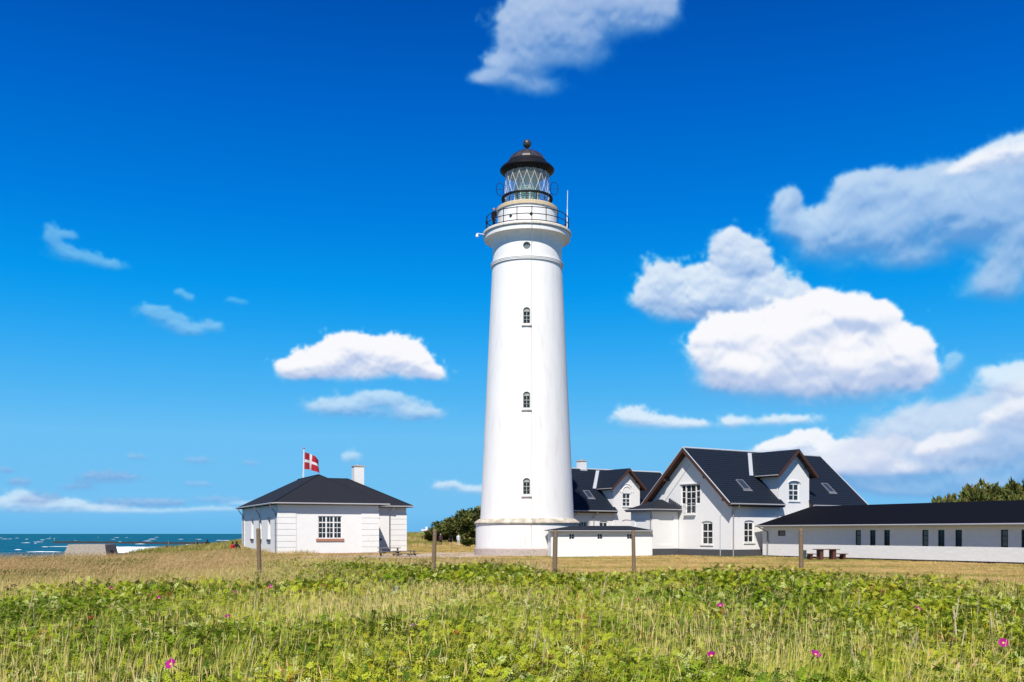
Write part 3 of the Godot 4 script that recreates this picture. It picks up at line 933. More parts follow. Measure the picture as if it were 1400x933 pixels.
	holed(st, 0.55, [Vector2(dx0, dr - 0.2 - ds * 1.83), Vector2(dc, dr - 0.2), Vector2(dx1, dr - 0.2 - ds * 1.83)], dh, 0.14, on(Transform3D(Basis(), Vector3(0, 0, 0.06))))
	for x in [dx0, dx1]:
		var y := dr - 0.2 - ds * 1.83
		var a := Vector3(x, 0.5, 0.06); var b := Vector3(x, 0.5, -0.1); var c := Vector3(x, 4.6, -0.1); var d := Vector3(x, y, -2.8); var e := Vector3(x, y, 0.06)
		if x == dx0: quad(st, e, c, b, a); tri(st, e, d, c)
		else: quad(st, a, b, c, e); tri(st, c, d, e)
	part("dormer_wall", st, M.white, t)
	for h in dh:
		var w := window(t, Transform3D(Basis(), Vector3((h[0] + h[1]) / 2, h[2], -0.04)), h[1] - h[0], h[3] - h[2], 2, [0.38, 0.31, 0.31], M.paint, M.glass, 0.09, 0.05, h[4])
		sill(w, h[1] - h[0] + 0.2, M.paint, 0.09, 0.17)
	if near:
		st = begin()
		var hood := []
		for i in 11: hood.append(Vector3(7.17 - cos(PI * i / 10.0) * 0.72, 6.02 + sin(PI * i / 10.0) * 0.2, 0.09))
		tube(st, hood, 0.04, -1, 6)
		part("window_hood", st, M.white, t)
	else:
		for r in [0.62, 0.88]:
			st = begin()
			var hood := []
			for i in 17: hood.append(Vector3(7.17 - cos(PI * i / 16.0) * r, 6.25 + sin(PI * i / 16.0) * r, 0.07))
			tube(st, hood, 0.06, -1, 6)
			part("arch_moulding", st, M.white, t)
	for s in [-1, 1]:
		var x: float = dc + s * dov
		var y := dr - ds * dov
		var a := Vector3(dc, dr, 0.55); var b := Vector3(x, y, 0.55); var c := Vector3(x, y, -4.72); var d := Vector3(dc, dr, -4.72)
		st = begin()
		if s > 0:
			slab(st, a, b, c, d, Vector3(0, -0.07, 0))
			courses(st, b, c, d, a, 12)
		else:
			slab(st, b, a, d, c, Vector3(0, -0.07, 0))
			courses(st, c, b, a, d, 12)
		var o := part("dormer_roof", st, M.slate, t)
		st = begin()
		var f := Vector3(0, -0.072, -0.01)
		var g := Vector3(-0.02 * s, 0, 0)
		if s > 0: slab(st, a + f, b + f + g, c + f + g, d + f, Vector3(0, -0.12, 0))
		else: slab(st, b + f + g, a + f, d + f, c + f + g, Vector3(0, -0.12, 0))
		part("soffit_boards", st, M.brown, o)
		st = begin()
		var e := Vector3(0, 0, 0.05)
		if s > 0: slab(st, a + e + Vector3(0, 0.02, 0), b + e + Vector3(0, 0.02, 0), b + Vector3(0, 0.02, 0.004), a + Vector3(0, 0.02, 0.004), Vector3(0, -0.3, 0))
		else: slab(st, b + e + Vector3(0, 0.02, 0), a + e + Vector3(0, 0.02, 0), a + Vector3(0, 0.02, 0.004), b + Vector3(0, 0.02, 0.004), Vector3(0, -0.3, 0))
		part("bargeboard", st, M.brown, o)
		st = begin()
		tube(st, [Vector3(x + 0.04 * s, y - 0.06, 0.5), Vector3(x + 0.04 * s, y - 0.08, -2.0)], 0.05, -1, 6)
		part("gutter", st, M.gutter, o)
		st = begin()   # purlin end under the verge
		box(st, Vector3(dc + s * 1.3 - 0.07, dr - ds * 1.3 - 0.34, 0.0), Vector3(dc + s * 1.3 + 0.07, dr - ds * 1.3 - 0.2, 0.5))
		part("purlin", st, M.brown, o)
		# zinc valley between the dormer's roof and the slope
		var zl := (HW / 2 * PITCH * -1 + RIDGE - y) / PITCH
		var p := Vector3(x, y, zl); var q := Vector3(dc, dr, (RIDGE - HW / 2 * PITCH - dr) / PITCH)
		var lift := Vector3(0, 1, PITCH).normalized() * 0.03
		var ww := Vector3(s * 0.45, 0, 0)
		st = begin()
		if s > 0: slab(st, p + lift, p + ww + lift, q + ww + lift, q + lift, -lift * 1.5)
		else: slab(st, p + ww + lift, p + lift, q + lift, q + ww + lift, -lift * 1.5)
		part("valley_flashing", st, M.zinc, o)
	# main roof; the front slope is cut round the dormer
	var ov := 0.5; var og := 0.64
	var xs := [[-og, dx0 + 0.25, ov], [dx0 + 0.25, dx1 - 0.05, -0.12], [dx1 - 0.05, HL + og, ov]]
	for q in xs:
		st = begin()
		var lo := Vector3(0, RIDGE - PITCH * (HW / 2 + q[2]), q[2]); var hi := Vector3(0, RIDGE, -HW / 2)
		var A := lo + Vector3(q[0], 0, 0); var B := lo + Vector3(q[1], 0, 0); var C := hi + Vector3(q[1], 0, 0); var D := hi + Vector3(q[0], 0, 0)
		slab(st, A, B, C, D, Vector3(0, -0.09, 0))
		courses(st, A, B, C, D, 26 if q[2] > 0 else 22)
		var o := part("roof_slope", st, M.slate, t)
		if q[2] < 0: continue
		st = begin()
		var f := Vector3(0, -0.092, 0)
		var e := Vector3(0.02, 0, 0)
		slab(st, A + f + e, B + f - e, C + f - e, D + f + e, Vector3(0, -0.17, 0))
		part("soffit_boards", st, M.brown, o)
		st = begin()
		tube(st, [A + Vector3(0.03, -0.06, 0.06), B + Vector3(-0.03, -0.06, 0.06)], 0.065, -1, 8)
		part("gutter", st, M.gutter, o)
	st = begin()
	var bl := Vector3(0, RIDGE - PITCH * (HW / 2 + ov), -HW - ov); var bh := Vector3(0, RIDGE, -HW / 2)
	slab(st, bl + Vector3(HL + og, 0, 0), bl + Vector3(-og, 0, 0), bh + Vector3(-og, 0, 0), bh + Vector3(HL + og, 0, 0), Vector3(0, -0.09, 0))
	var back := part("roof_slope", st, M.slate, t)
	st = begin()
	var f2 := Vector3(0, -0.092, 0)
	slab(st, bl + Vector3(HL + og - 0.02, 0, 0) + f2, bl + Vector3(-og + 0.02, 0, 0) + f2, bh + Vector3(-og + 0.02, 0, 0) + f2, bh + Vector3(HL + og - 0.02, 0, 0) + f2, Vector3(0, -0.17, 0))
	part("soffit_boards", st, M.brown, back)
	st = begin()
	tube(st, [Vector3(-og, RIDGE + 0.0, -HW / 2), Vector3(HL + og, RIDGE + 0.0, -HW / 2)], 0.09, -1, 8)
	part("ridge_cap", st, M.zinc, t)
	# verges: bargeboards with a zinc trim, and the purlin ends that carry them
	for gx2 in [-og, HL + og]:
		for s in [-1, 1]:
			var zz: float = -HW / 2 + s * (HW / 2 + ov)
			var a := Vector3(gx2, RIDGE, -HW / 2); var b := Vector3(gx2, RIDGE - PITCH * (HW / 2 + ov), zz)
			var outw: float = -0.05 if gx2 < 0 else 0.05
			st = begin()
			var pts := [a, b, b + Vector3(0, -0.36, 0), a + Vector3(0, -0.36, 0)]
			var p2 := []
			for p in pts: p2.append(p + Vector3(outw, 0, 0))
			for k in 4:
				var j := (k + 1) % 4
				quad(st, pts[k], pts[j], p2[j], p2[k])
			quad(st, p2[0], p2[1], p2[2], p2[3])
			quad(st, pts[3], pts[2], pts[1], pts[0])
			var o := part("bargeboard", st, M.brown, t)
			st = begin()
			tube(st, [a + Vector3(outw * 0.6, 0.02, 0), b + Vector3(outw * 0.6, 0.02, 0)], 0.045, -1, 6)
			part("verge_trim", st, M.zinc, o)
			for u in [0.45, 0.85]:
				var p: Vector3 = a.lerp(b, u)
				st = begin()
				var x0 := -og if gx2 < 0 else HL
				box(st, Vector3(x0, p.y - 0.52, p.z - 0.1), Vector3(x0 + og, p.y - 0.30, p.z + 0.1))
				part("purlin", st, M.brown, o)
	var slope := Vector3(0, PITCH, -1).normalized()
	for k in ([[2.6, -0.8], [13.0, -0.8]] if near else [[3.2, -1.0]]):
		skylight(t, Vector3(k[0], roof_y(k[1]) + 0.02, k[1]), Vector3.RIGHT, slope, 0.8, 1.2)
	downpipe(t, [Vector3(0.35, 4.2, 0.55), Vector3(0.35, 4.0, 0.5), Vector3(0.12, 3.6, 0.1), Vector3(0.12, 0.05, 0.1)], M.gutter)
	if not near:
		downpipe(t, [Vector3(2.9, 4.2, 0.55), Vector3(2.9, 4.0, 0.5), Vector3(2.7, 3.6, 0.1), Vector3(2.7, 0.05, 0.1)], M.gutter)
		chimney(t, Vector3(5.0, 8.3, -HW / 2 - 0.2), 0.78, 9.95, M.limewash)

# ---------------------------------------------------------------- the small hipped entrance block against the near gable
func hip(st: SurfaceTool, x0: float, x1: float, z0: float, z1: float, ye: float, yr: float, ra: Vector2, rb: Vector2, t: float):   # eaves rectangle (z1 in front), ridge from ra to rb as (x, z)
	var a := Vector3(x0, ye, z1); var b := Vector3(x1, ye, z1); var c := Vector3(x1, ye, z0); var d := Vector3(x0, ye, z0)
	var p := Vector3(ra.x, yr, ra.y); var q := Vector3(rb.x, yr, rb.y)
	var along_x := absf(rb.x - ra.x) >= absf(rb.y - ra.y)
	if along_x:
		quad(st, a, b, q, p); tri(st, b, c, q); quad(st, c, d, p, q); tri(st, d, a, p)
	else:   # p in front, q behind
		tri(st, a, b, p); quad(st, b, c, q, p); tri(st, c, d, q); quad(st, d, a, p, q)
	var dn := Vector3(0, -t, 0)
	for e in [[a, b], [b, c], [c, d], [d, a]]:
		quad(st, e[0] + dn, e[1] + dn, e[1], e[0])
	quad(st, d + dn, c + dn, b + dn, a + dn)

func make_annex():
	var t := thing("entrance_block", "square white block with low hipped dark roof against the tall gable", "building", Vector3(11.48, 0, -81.4), deg_to_rad(33.3))
	var w := 2.86; var d := 2.7
	var st := begin()
	holed(st, -0.3, [Vector2(0, 3.72), Vector2(w, 3.72)], [[0.72, 2.32, 0.95, 3.30, 0.0]], 0.05, on(Transform3D()))
	quad(st, Vector3(0.7, 0.9, -0.05), Vector3(2.35, 0.9, -0.05), Vector3(2.35, 3.35, -0.05), Vector3(0.7, 3.35, -0.05))
	var lx := Transform3D(Basis(Vector3(0, 0, 1), Vector3.UP, Vector3(-1, 0, 0)), Vector3(0, 0, -d))
	holed(st, -0.3, [Vector2(0, 3.72), Vector2(d, 3.72)], [[0.5, 1.9, 1.2, 3.10, 0.0]], 0.06, on(lx))
	quad(st, lx * Vector3(0.45, 1.1, -0.06), lx * Vector3(1.95, 1.1, -0.06), lx * Vector3(1.95, 3.15, -0.06), lx * Vector3(0.45, 3.15, -0.06))
	quad(st, Vector3(w, -0.3, -d), Vector3(0, -0.3, -d), Vector3(0, 3.72, -d), Vector3(w, 3.72, -d))
	part("wall", st, M.white, t)
	st = begin()
	box(st, Vector3(0.01, -0.35, 0.0), Vector3(w - 0.01, 0.62, 0.04))
	part("plinth", st, M.plinth, t)
	st = begin()
	hip(st, -0.4, w + 0.02, -d - 0.3, 0.4, 3.86, 4.72, Vector2(1.75, -1.15), Vector2(2.1, -1.15), 0.1)
	var roof := part("roof", st, M.felt, t)
	st = begin()
	box(st, Vector3(-0.37, 3.66, -d - 0.27), Vector3(w - 0.05, 3.758, 0.37))
	part("eave_board", st, M.pipe, roof)
	st = begin()
	for p in [[Vector3(-0.43, 3.83, 0.44), Vector3(w, 3.83, 0.44)], [Vector3(-0.44, 3.83, 0.42), Vector3(-0.44, 3.83, -d - 0.3)]]: tube(st, p, 0.055, -1, 6)
	part("gutter", st, M.gutter, roof)
	for i in 7:   # stepped lead flashing up the gable wall
		st = begin()
		var z := 0.25 - 0.22 * i
		var y := 3.98 + 0.72 * (1.0 - absf(z + 1.15) / 1.5)
		box(st, Vector3(w - 0.02, y - 0.12, z - 0.1), Vector3(w + 0.06, y + 0.16, z + 0.11))
		part("flashing", st, M.plinth, roof)
	downpipe(t, [Vector3(-0.3, 3.8, 0.4), Vector3(-0.3, 3.7, 0.3), Vector3(-0.07, 3.4, -0.14), Vector3(-0.07, 2.0, -0.14)], M.gutter)

func make_low_building():
	var t := thing("low_outbuilding", "low white outbuilding with three tiny square windows in front of lighthouse", "outbuilding", Vector3(3.12, 0, -79.20), deg_to_rad(14.74))
	var w := 8.61
	var st := begin()
	var holes := []
	for c in [1.73, 4.12, 6.66]: holes.append([c - 0.22, c + 0.22, 1.40, 1.84, 0.0])
	holed(st, -0.3, [Vector2(0, 1.98), Vector2(w, 1.98)], holes, 0.1, on(Transform3D()))
	var foot := [Vector2(w, 0), Vector2(w, -3.4), Vector2(3.6, -3.4), Vector2(0.0, -0.9), Vector2(0, 0)]
	for i in 4:
		var p: Vector2 = foot[i]; var q: Vector2 = foot[i + 1]
		quad(st, Vector3(p.x, -0.3, p.y), Vector3(q.x, -0.3, q.y), Vector3(q.x, 1.98, q.y), Vector3(p.x, 1.98, p.y))
	part("wall", st, M.white, t)
	for h in holes:
		window(t, Transform3D(Basis(), Vector3((h[0] + h[1]) / 2, h[2], -0.07)), 0.44, 0.44, 2, [0.5, 0.5], M.paint, M.glass, 0.03, 0.02)
	st = begin()
	var A := Vector3(-0.3, 2.14, 0.28); var B := Vector3(w - 0.02, 2.14, 0.28); var C := Vector3(w - 0.02, 2.14, -3.5); var D := Vector3(3.6, 2.14, -3.5); var E := Vector3(-0.3, 2.14, -0.85)
	var P := Vector3(2.4, 2.50, -1.7); var Q := Vector3(w - 1.3, 2.50, -1.7)
	quad(st, A, B, Q, P); tri(st, B, C, Q); quad(st, C, D, P, Q); tri(st, D, E, P); tri(st, E, A, P)
	var dn := Vector3(0, -0.05, 0)
	for e in [[A, B], [B, C], [C, D], [D, E], [E, A]]: quad(st, e[0] + dn, e[1] + dn, e[1], e[0])
	tri(st, C + dn, B + dn, A + dn); tri(st, D + dn, C + dn, A + dn); tri(st, E + dn, D + dn, A + dn)
	var roof := part("roof", st, M.felt, t)
	st = begin()
	box(st, Vector3(-0.27, 1.95, 0.003), Vector3(w - 0.05, 2.088, 0.25))
	part("eave_board", st, M.paint, roof)
	st = begin()
	tube(st, [Vector3(-0.27, 2.07, 0.31), Vector3(w - 0.05, 2.07, 0.31)], 0.05, -1, 6)
	part("gutter", st, M.gutter, roof)

func make_long_building():
	var t := thing("long_building", "long low white building with black roof and a row of narrow dark windows", "building", Vector3(19.95, 0, -79.2), deg_to_rad(-60.8))
	var w := 30.0; var d := 11.0
	var ks := [9.62, 10.9, 12.12, 15.23, 16.45, 17.74, 20.93, 22.28, 26.0]
	var holes := [[1.7, 2.5, 1.68, 2.11, 0.0]]
	for k in ks: holes.append([k - 0.24, k + 0.24, 1.04, 2.12, 0.0])
	var st := begin()
	holed(st, 0.14, [Vector2(0, 2.6), Vector2(w, 2.6)], holes, 0.08, on(Transform3D()))
	for x in [0.0, w]:
		var a := Vector3(x, 0.14, 0); var b := Vector3(x, 0.14, -d); var c := Vector3(x, 2.6, -d); var e := Vector3(x, 4.0, -d / 2); var f := Vector3(x, 2.6, 0)
		if x == 0.0: quad(st, b, a, f, c); tri(st, f, e, c)
		else: quad(st, a, b, c, f); tri(st, c, e, f)
	quad(st, Vector3(w, 0, -d), Vector3(0, 0, -d), Vector3(0, 2.6, -d), Vector3(w, 2.6, -d))
	part("wall", st, M.limewash, t)
	st = begin()
	box(st, Vector3(0.02, -0.4, -d + 0.02), Vector3(w - 0.02, 0.14, -0.02))
	part("plinth", st, M.black, t)
	for i in holes.size():
		var h: Array = holes[i]
		var rows := [1.0] if i == 0 else [0.34, 0.33, 0.33]
		window(t, Transform3D(Basis(), Vector3((h[0] + h[1]) / 2, h[2], -0.045)), h[1] - h[0], h[3] - h[2], 1, rows, M.black, M.glass if i % 3 != 1 else M.curtained, 0.06, 0.03)
	for s in [1, -1]:
		st = begin()
		var lo := Vector3(0, 2.52, 0.6) if s > 0 else Vector3(0, 2.52, -d - 0.6)
		var hi := Vector3(0, 4.10, -d / 2)
		var x0 := Vector3(-0.12, 0, 0); var x1 := Vector3(w + 0.4, 0, 0)
		if s > 0: slab(st, lo + x0, lo + x1, hi + x1, hi + x0, Vector3(0, -0.09, 0))
		else: slab(st, lo + x1, lo + x0, hi + x0, hi + x1, Vector3(0, -0.09, 0))
		var o := part("roof_slope", st, M.tarred, t)
		st = begin()
		tube(st, [lo + x0 + Vector3(0, -0.07, 0.06 * s), lo + x1 + Vector3(0, -0.07, 0.06 * s)], 0.065, -1, 8)
		part("gutter", st, M.gutter, o)
	st = begin()
	box(st, Vector3(0.0, 2.36, 0.02), Vector3(w, 2.40, 0.55))
	part("soffit", st, M.paint, t)
	downpipe(t, [Vector3(0.2, 2.4, 0.6), Vector3(0.25, 2.3, 0.5), Vector3(0.62, 2.0, 0.08), Vector3(0.62, 0.05, 0.08)], M.pipe)

# ---------------------------------------------------------------- hipped cottage on the left: x along its front, z = 0 the front eave
func make_cottage():
	var t := thing("hipped_cottage", "white cottage with banded corners and dark hipped roof left of the lighthouse", "cottage", Vector3(-20.42, 0, -85.0), deg_to_rad(24))
	var top := 4.36
	var st := begin()
	var fx := Transform3D(Basis(), Vector3(0.5, 0, -0.5))
	holed(st, -0.3, [Vector2(0, top), Vector2(8.95, top)], [[3.50, 5.61, 1.42, 3.40, 0.0]], 0.12, on(fx))
	var lx := Transform3D(Basis(Vector3(0, 0, 1), Vector3.UP, Vector3(-1, 0, 0)), Vector3(0.5, 0, -19.7))
	var lh := []
	for j in [4.1, 8.6, 13.0]: lh.append([19.2 - j - 0.62, 19.2 - j + 0.62, 1.35, 3.35, 0.0])
	holed(st, -0.3, [Vector2(0, top), Vector2(19.2, top)], lh, 0.30, on(lx))
	var rx := Transform3D(Basis(), Vector3(9.45, 0, -6.5))
	var rh := [[0.82, 1.92, 1.38, 3.36, 0.0]]
	holed(st, -0.3, [Vector2(0, top), Vector2(4.55, top)], rh, 0.12, on(rx))
	quad(st, Vector3(9.45, -0.3, -0.5), Vector3(9.45, -0.3, -6.5), Vector3(9.45, top, -6.5), Vector3(9.45, top, -0.5))
	quad(st, Vector3(14.0, -0.3, -6.5), Vector3(14.0, -0.3, -15.7), Vector3(14.0, top, -15.7), Vector3(14.0, top, -6.5))
	quad(st, Vector3(14.0, -0.3, -15.7), Vector3(9.45, -0.3, -15.7), Vector3(9.45, top, -15.7), Vector3(14.0, top, -15.7))
	quad(st, Vector3(9.45, -0.3, -15.7), Vector3(9.45, -0.3, -19.7), Vector3(9.45, top, -19.7), Vector3(9.45, top, -15.7))
	quad(st, Vector3(9.45, -0.3, -19.7), Vector3(0.5, -0.3, -19.7), Vector3(0.5, top, -19.7), Vector3(9.45, top, -19.7))
	part("wall", st, M.white, t)
	var w := window(t, fx * Transform3D(Basis(), Vector3(4.555, 1.42, -0.08)), 2.11, 1.98, 3, [0.27, 0.25, 0.24, 0.24], M.paint, M.glass, 0.07, 0.13, 0.0, 0.05)
	# the three lights each have a thin bar of their own
	st = begin()
	for c in [-0.66, 0.0, 0.66]: box(st, Vector3(c - 0.02, 0.08, -0.035), Vector3(c + 0.02, 1.9, 0.006))
	part("glazing_bar", st, M.paint, w)
	st = begin()
	box(st, Vector3(-1.24, -0.24, -0.02), Vector3(1.24, -0.004, 0.16))
	part("sill", st, M.brickred, w)
	for h in lh:
		var v := window(t, lx * Transform3D(Basis(), Vector3((h[0] + h[1]) / 2, h[2], -0.26)), 1.24, 2.0, 2, [0.27, 0.25, 0.24, 0.24], M.paint, M.glass, 0.07, 0.05)
		st = begin()
		box(st, Vector3(-0.75, -0.24, 0.0), Vector3(0.75, -0.004, 0.36))
		part("sill", st, M.plinth, v)
	var v2 := window(t, rx * Transform3D(Basis(), Vector3(1.37, 1.38, -0.08)), 1.1, 1.98, 2, [0.27, 0.25, 0.24, 0.24], M.paint, M.glass, 0.07, 0.05)
	st = begin()
	box(st, Vector3(-0.7, -0.2, 0.0), Vector3(0.7, -0.004, 0.16))
	part("sill", st, M.plinth, v2)
	# quoins: proud blocks with open joints, round each corner that shows
	for c in [[0.5, -0.5, 1, -1], [9.45, -0.5, -1, -1], [14.0, -6.5, -1, -1], [0.5, -19.7, 1, 1]]:
		for i in 7:
			var y0 := 0.16 + 0.517 * i
			st = begin()
			var x0: float = c[0] - 0.045 * c[2]; var x1: float = c[0] + 1.58 * c[2]
			var z0: float = c[1] - 0.045 * c[3]; var z1: float = c[1] + 1.58 * c[3]
			box(st, Vector3(minf(x0, x1), y0, minf(z0, z1)), Vector3(maxf(x0, x1), y0 + 0.487, maxf(z0, z1)))
			part("quoin_block", st, M.white, t)
	st = begin()
	box(st, Vector3(0.44, -0.4, -6.0), Vector3(9.51, 0.14, -0.44))
	box(st, Vector3(0.46, -0.4, -19.74), Vector3(14.05, 0.13, -6.02))
	part("plinth", st, M.brickred, t)
	# roof: main hip from front to back, and the wing's hip to the right
	st = begin()
	hip(st, 0, 10.27, -20.2, 0.0, 4.53, 7.28, Vector2(5.135, -5.2), Vector2(5.135, -14.4), 0.16)
	var roof := part("roof", st, M.felt, t)
	st = begin()
	hip(st, 3.0, 14.5, -16.2, -6.0, 4.525, 7.275, Vector2(5.2, -11.1), Vector2(9.4, -11.1), 0.155)
	var wing := part("wing_roof", st, M.felt, t)
	var eaves := [[Vector3(0, 4.47, 0.06), Vector3(10.3, 4.47, 0.06)], [Vector3(-0.06, 4.47, 0.03), Vector3(-0.06, 4.47, -20.2)], [Vector3(10.33, 4.47, 0.03), Vector3(10.33, 4.47, -5.96)], [Vector3(10.3, 4.46, -5.94), Vector3(14.56, 4.46, -5.94)], [Vector3(14.56, 4.46, -5.97), Vector3(14.56, 4.46, -16.2)]]
	for e in eaves:
		st = begin()
		tube(st, e, 0.07, -1, 8)
		part("gutter", st, M.gutter, roof)
	for e in [[Vector3(0, 4.54, 0), Vector3(5.135, 7.29, -5.2)], [Vector3(10.27, 4.54, 0), Vector3(5.135, 7.29, -5.2)], [Vector3(5.135, 7.29, -5.2), Vector3(5.135, 7.29, -14.4)], [Vector3(14.5, 4.54, -6.0), Vector3(9.4, 7.29, -11.1)], [Vector3(5.2, 7.285, -11.1), Vector3(9.4, 7.285, -11.1)]]:
		st = begin()
		tube(st, e, 0.055, -1, 6)
		part("hip_roll", st, M.felt, roof)
	for z in [-1.0, -9.0, -18.6]:
		downpipe(t, [Vector3(-0.06, 4.42, z), Vector3(-0.04, 4.2, z), Vector3(0.40, 3.6, z), Vector3(0.40, 0.1, z)], M.pipe)
	downpipe(t, [Vector3(12.6, 4.4, -5.95), Vector3(12.6, 4.2, -6.0), Vector3(12.3, 3.7, -6.4), Vector3(12.3, 0.1, -6.4)], M.pipe)
	chimney(t, Vector3(10.55, 5.9, -11.5), 1.0, 8.75, M.limewash)

# ---------------------------------------------------------------- other structures
func make_bunker():
	var t := thing("concrete_bunker", "weathered concrete bunker with sloping sides at the cliff edge", "bunker", Vector3(-33.75, -1.42, -80.0), deg_to_rad(6))
	var st := begin()
	var b := [Vector3(-2.5, -0.6, 1.9), Vector3(2.0, -0.6, 1.9), Vector3(2.0, -0.6, -2.2), Vector3(-2.5, -0.6, -2.2)]
	var p := [Vector3(-1.45, 2.42, 1.3), Vector3(1.35, 2.42, 1.3), Vector3(1.35, 2.42, -1.6), Vector3(-1.45, 2.42, -1.6)]
	for i in 4:
		var j := (i + 1) % 4
		if i == 1: continue
		quad(st, b[i], b[j], p[j], p[i])
	quad(st, p[0], p[1], p[2], p[3])
	# right side with its embrasure
	var side := func(x, y, z):
		var u: float = (y + 0.6) / 3.02
		var f: Vector3 = b[1].lerp(p[1], u); var k: Vector3 = b[2].lerp(p[2], u)
		return f.lerp(k, x) + Vector3(z, 0, 0)
	holed(st, -0.6, [Vector2(0, 2.42), Vector2(1, 2.42)], [[0.36, 0.64, 0.6, 1.95, 0.0]], 0.9, side)
	part("shell", st, M.concrete, t)
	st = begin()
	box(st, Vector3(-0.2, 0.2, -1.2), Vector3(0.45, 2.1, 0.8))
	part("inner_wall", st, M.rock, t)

func make_breakwater():
	var st := begin()
	var r := RandomNumberGenerator.new()
	r.seed = 8
	var last := []
	for i in 61:
		var u := i / 60.0
		var d := lerpf(2880.0, 2500.0, u)
		var x := lerpf((73 - 700) / 1361.0 * 2880.0, (345 - 700) / 1361.0 * 2500.0, u)
		var h := 5.2 + r.randf_range(-0.8, 1.0)
		var now := [Vector3(x, SEA - 1, -d + 9), Vector3(x, SEA + h, -d + 2.5), Vector3(x, SEA + h, -d - 2.5), Vector3(x, SEA - 1, -d - 9)]
		if i > 0:
			for k in 3: quad(st, last[k], now[k], now[k + 1], last[k + 1])
		last = now
	solo("breakwater", st, M.rock, "long dark stone breakwater out in the sea", "breakwater")
	var t := thing("harbour_beacon", "small green beacon on the seaward end of breakwater", "beacon", Vector3((74 - 700) / 1361.0 * 2880.0, SEA, -2880.0))
	st = begin()
	lathe(st, [Vector2(3.0, -1), Vector2(3.0, 5.5), Vector2(2.2, 6.0), Vector2(1.5, 12.0), Vector2(0, 12.0)], 12)
	part("tower", st, plain(lin(0.03, 0.22, 0.12), 0.7), t)
	st = begin()
	lathe(st, [Vector2(0.9, 12.0), Vector2(0.9, 13.5), Vector2(0, 14.4)], 10)
	part("lantern", st, M.paint, t)

func make_far_house():
	var d := 620.0
	var x := (580.5 - 700) / 1361.0 * d
	var t := thing("far_house", "tiny white house far off between cottage and thicket", "house", Vector3(x, height(x, d) - 0.3, -d), deg_to_rad(14))
	var st := begin()
	box(st, Vector3(-2.2, 0, -2), Vector3(2.0, 2.4, 2))
	prism(st, [Vector2(-2.0, 2.4), Vector2(2.0, 2.4), Vector2(0, 3.4)], -2.2, 2.0, Transform3D(Basis(Vector3.UP, PI / 2), Vector3(-0.1, 0, 0)))
	part("wall", st, M.paint, t)
	st = begin()
	slab(st, Vector3(-2.4, 2.3, 2.3), Vector3(2.2, 2.3, 2.3), Vector3(2.2, 3.5, 0), Vector3(-2.4, 3.5, 0), Vector3(0, -0.1, 0))
	slab(st, Vector3(2.2, 2.3, -2.3), Vector3(-2.4, 2.3, -2.3), Vector3(-2.4, 3.5, 0), Vector3(2.2, 3.5, 0), Vector3(0, -0.1, 0))
	part("roof", st, M.zinc, t)
	st = begin()
	box(st, Vector3(0.5, 2.6, -0.6), Vector3(1.7, 5.0, 0.6))
	part("chimney", st, M.paint, t)

func make_path():
	var st := begin()
	var left := [Vector2(-16.5, 80.0), Vector2(-11.0, 86.0), Vector2(-8.0, 92.0), Vector2(-5.0, 96.0), Vector2(-2.0, 97.0)]
	var right := [Vector2(-16.5, 72.5), Vector2(-9.5, 73.5), Vector2(-5.0, 75.5), Vector2(-2.0, 78.5), Vector2(0.0, 80.0)]
	for i in left.size() - 1:
		for k in 4:
			var u := k / 4.0; var v := (k + 1) / 4.0
			var q := []
			for p in [right[i].lerp(right[i + 1], u), right[i].lerp(right[i + 1], v), left[i].lerp(left[i + 1], v), left[i].lerp(left[i + 1], u)]:
				q.append(Vector3(p.x, height(p.x, p.y) + 0.05, -p.y))
			quad(st, q[0], q[1], q[2], q[3])
	solo("path", st, M.gravel, "pale pinkish gravel path curving round the foot of lighthouse", "path", "", "structure")

# ---------------------------------------------------------------- posts, flag, tables
func make_posts():
	var rows := [[355.0, 35.7, 2.10, 1.5, "weathered timber post in front of the hipped cottage"], [592.0, 37.5, 2.07, -2.0, "weathered timber post in the gap between cottage and lighthouse"], [758.0, 31.8, 2.02, -1.0, "stout timber post before the left end of low outbuilding, nearest of the five"], [867.0, 41.0, 2.04, 1.0, "slender timber post before the right end of low outbuilding"], [1096.0, 35.0, 2.08, 0.6, "timber post on the lawn before the long low building"]]
	for p in rows:
		var x: float = (p[0] - 700) / 1361.0 * p[1]
		var g := height(x, p[1])
		var t := thing("fence_post", p[4], "post", Vector3(x, g, -p[1]), 0.0, "timber posts along the lawn edge")
		t.rotation.z = deg_to_rad(p[3])
		var h: float = p[2] - g
		var st := begin()
		lathe(st, [Vector2(0.082, -0.4), Vector2(0.080, 0.5), Vector2(0.076, h - 0.05), Vector2(0.062, h - 0.01), Vector2(0.0, h)], 14)
		part("post", st, M.wood, t)
		st = begin()
		box(st, Vector3(-0.02, h - 0.22, 0.07), Vector3(0.02, h - 0.16, 0.092))
		part("staple", st, M.pipe, t)

func cloth(u: float, v: float) -> Vector3:   # u along the fly, v up the hoist, both 0..1
	var sag := -0.55 * u * u
	var wave := sin(u * 9.0 + v * 2.2) * 0.20 * u
	return Vector3(1.40 * u + wave * 0.8, (v - 0.5) * 1.85 * (1.0 - 0.20 * u) + sag, -1.2 * u + wave * 1.3)

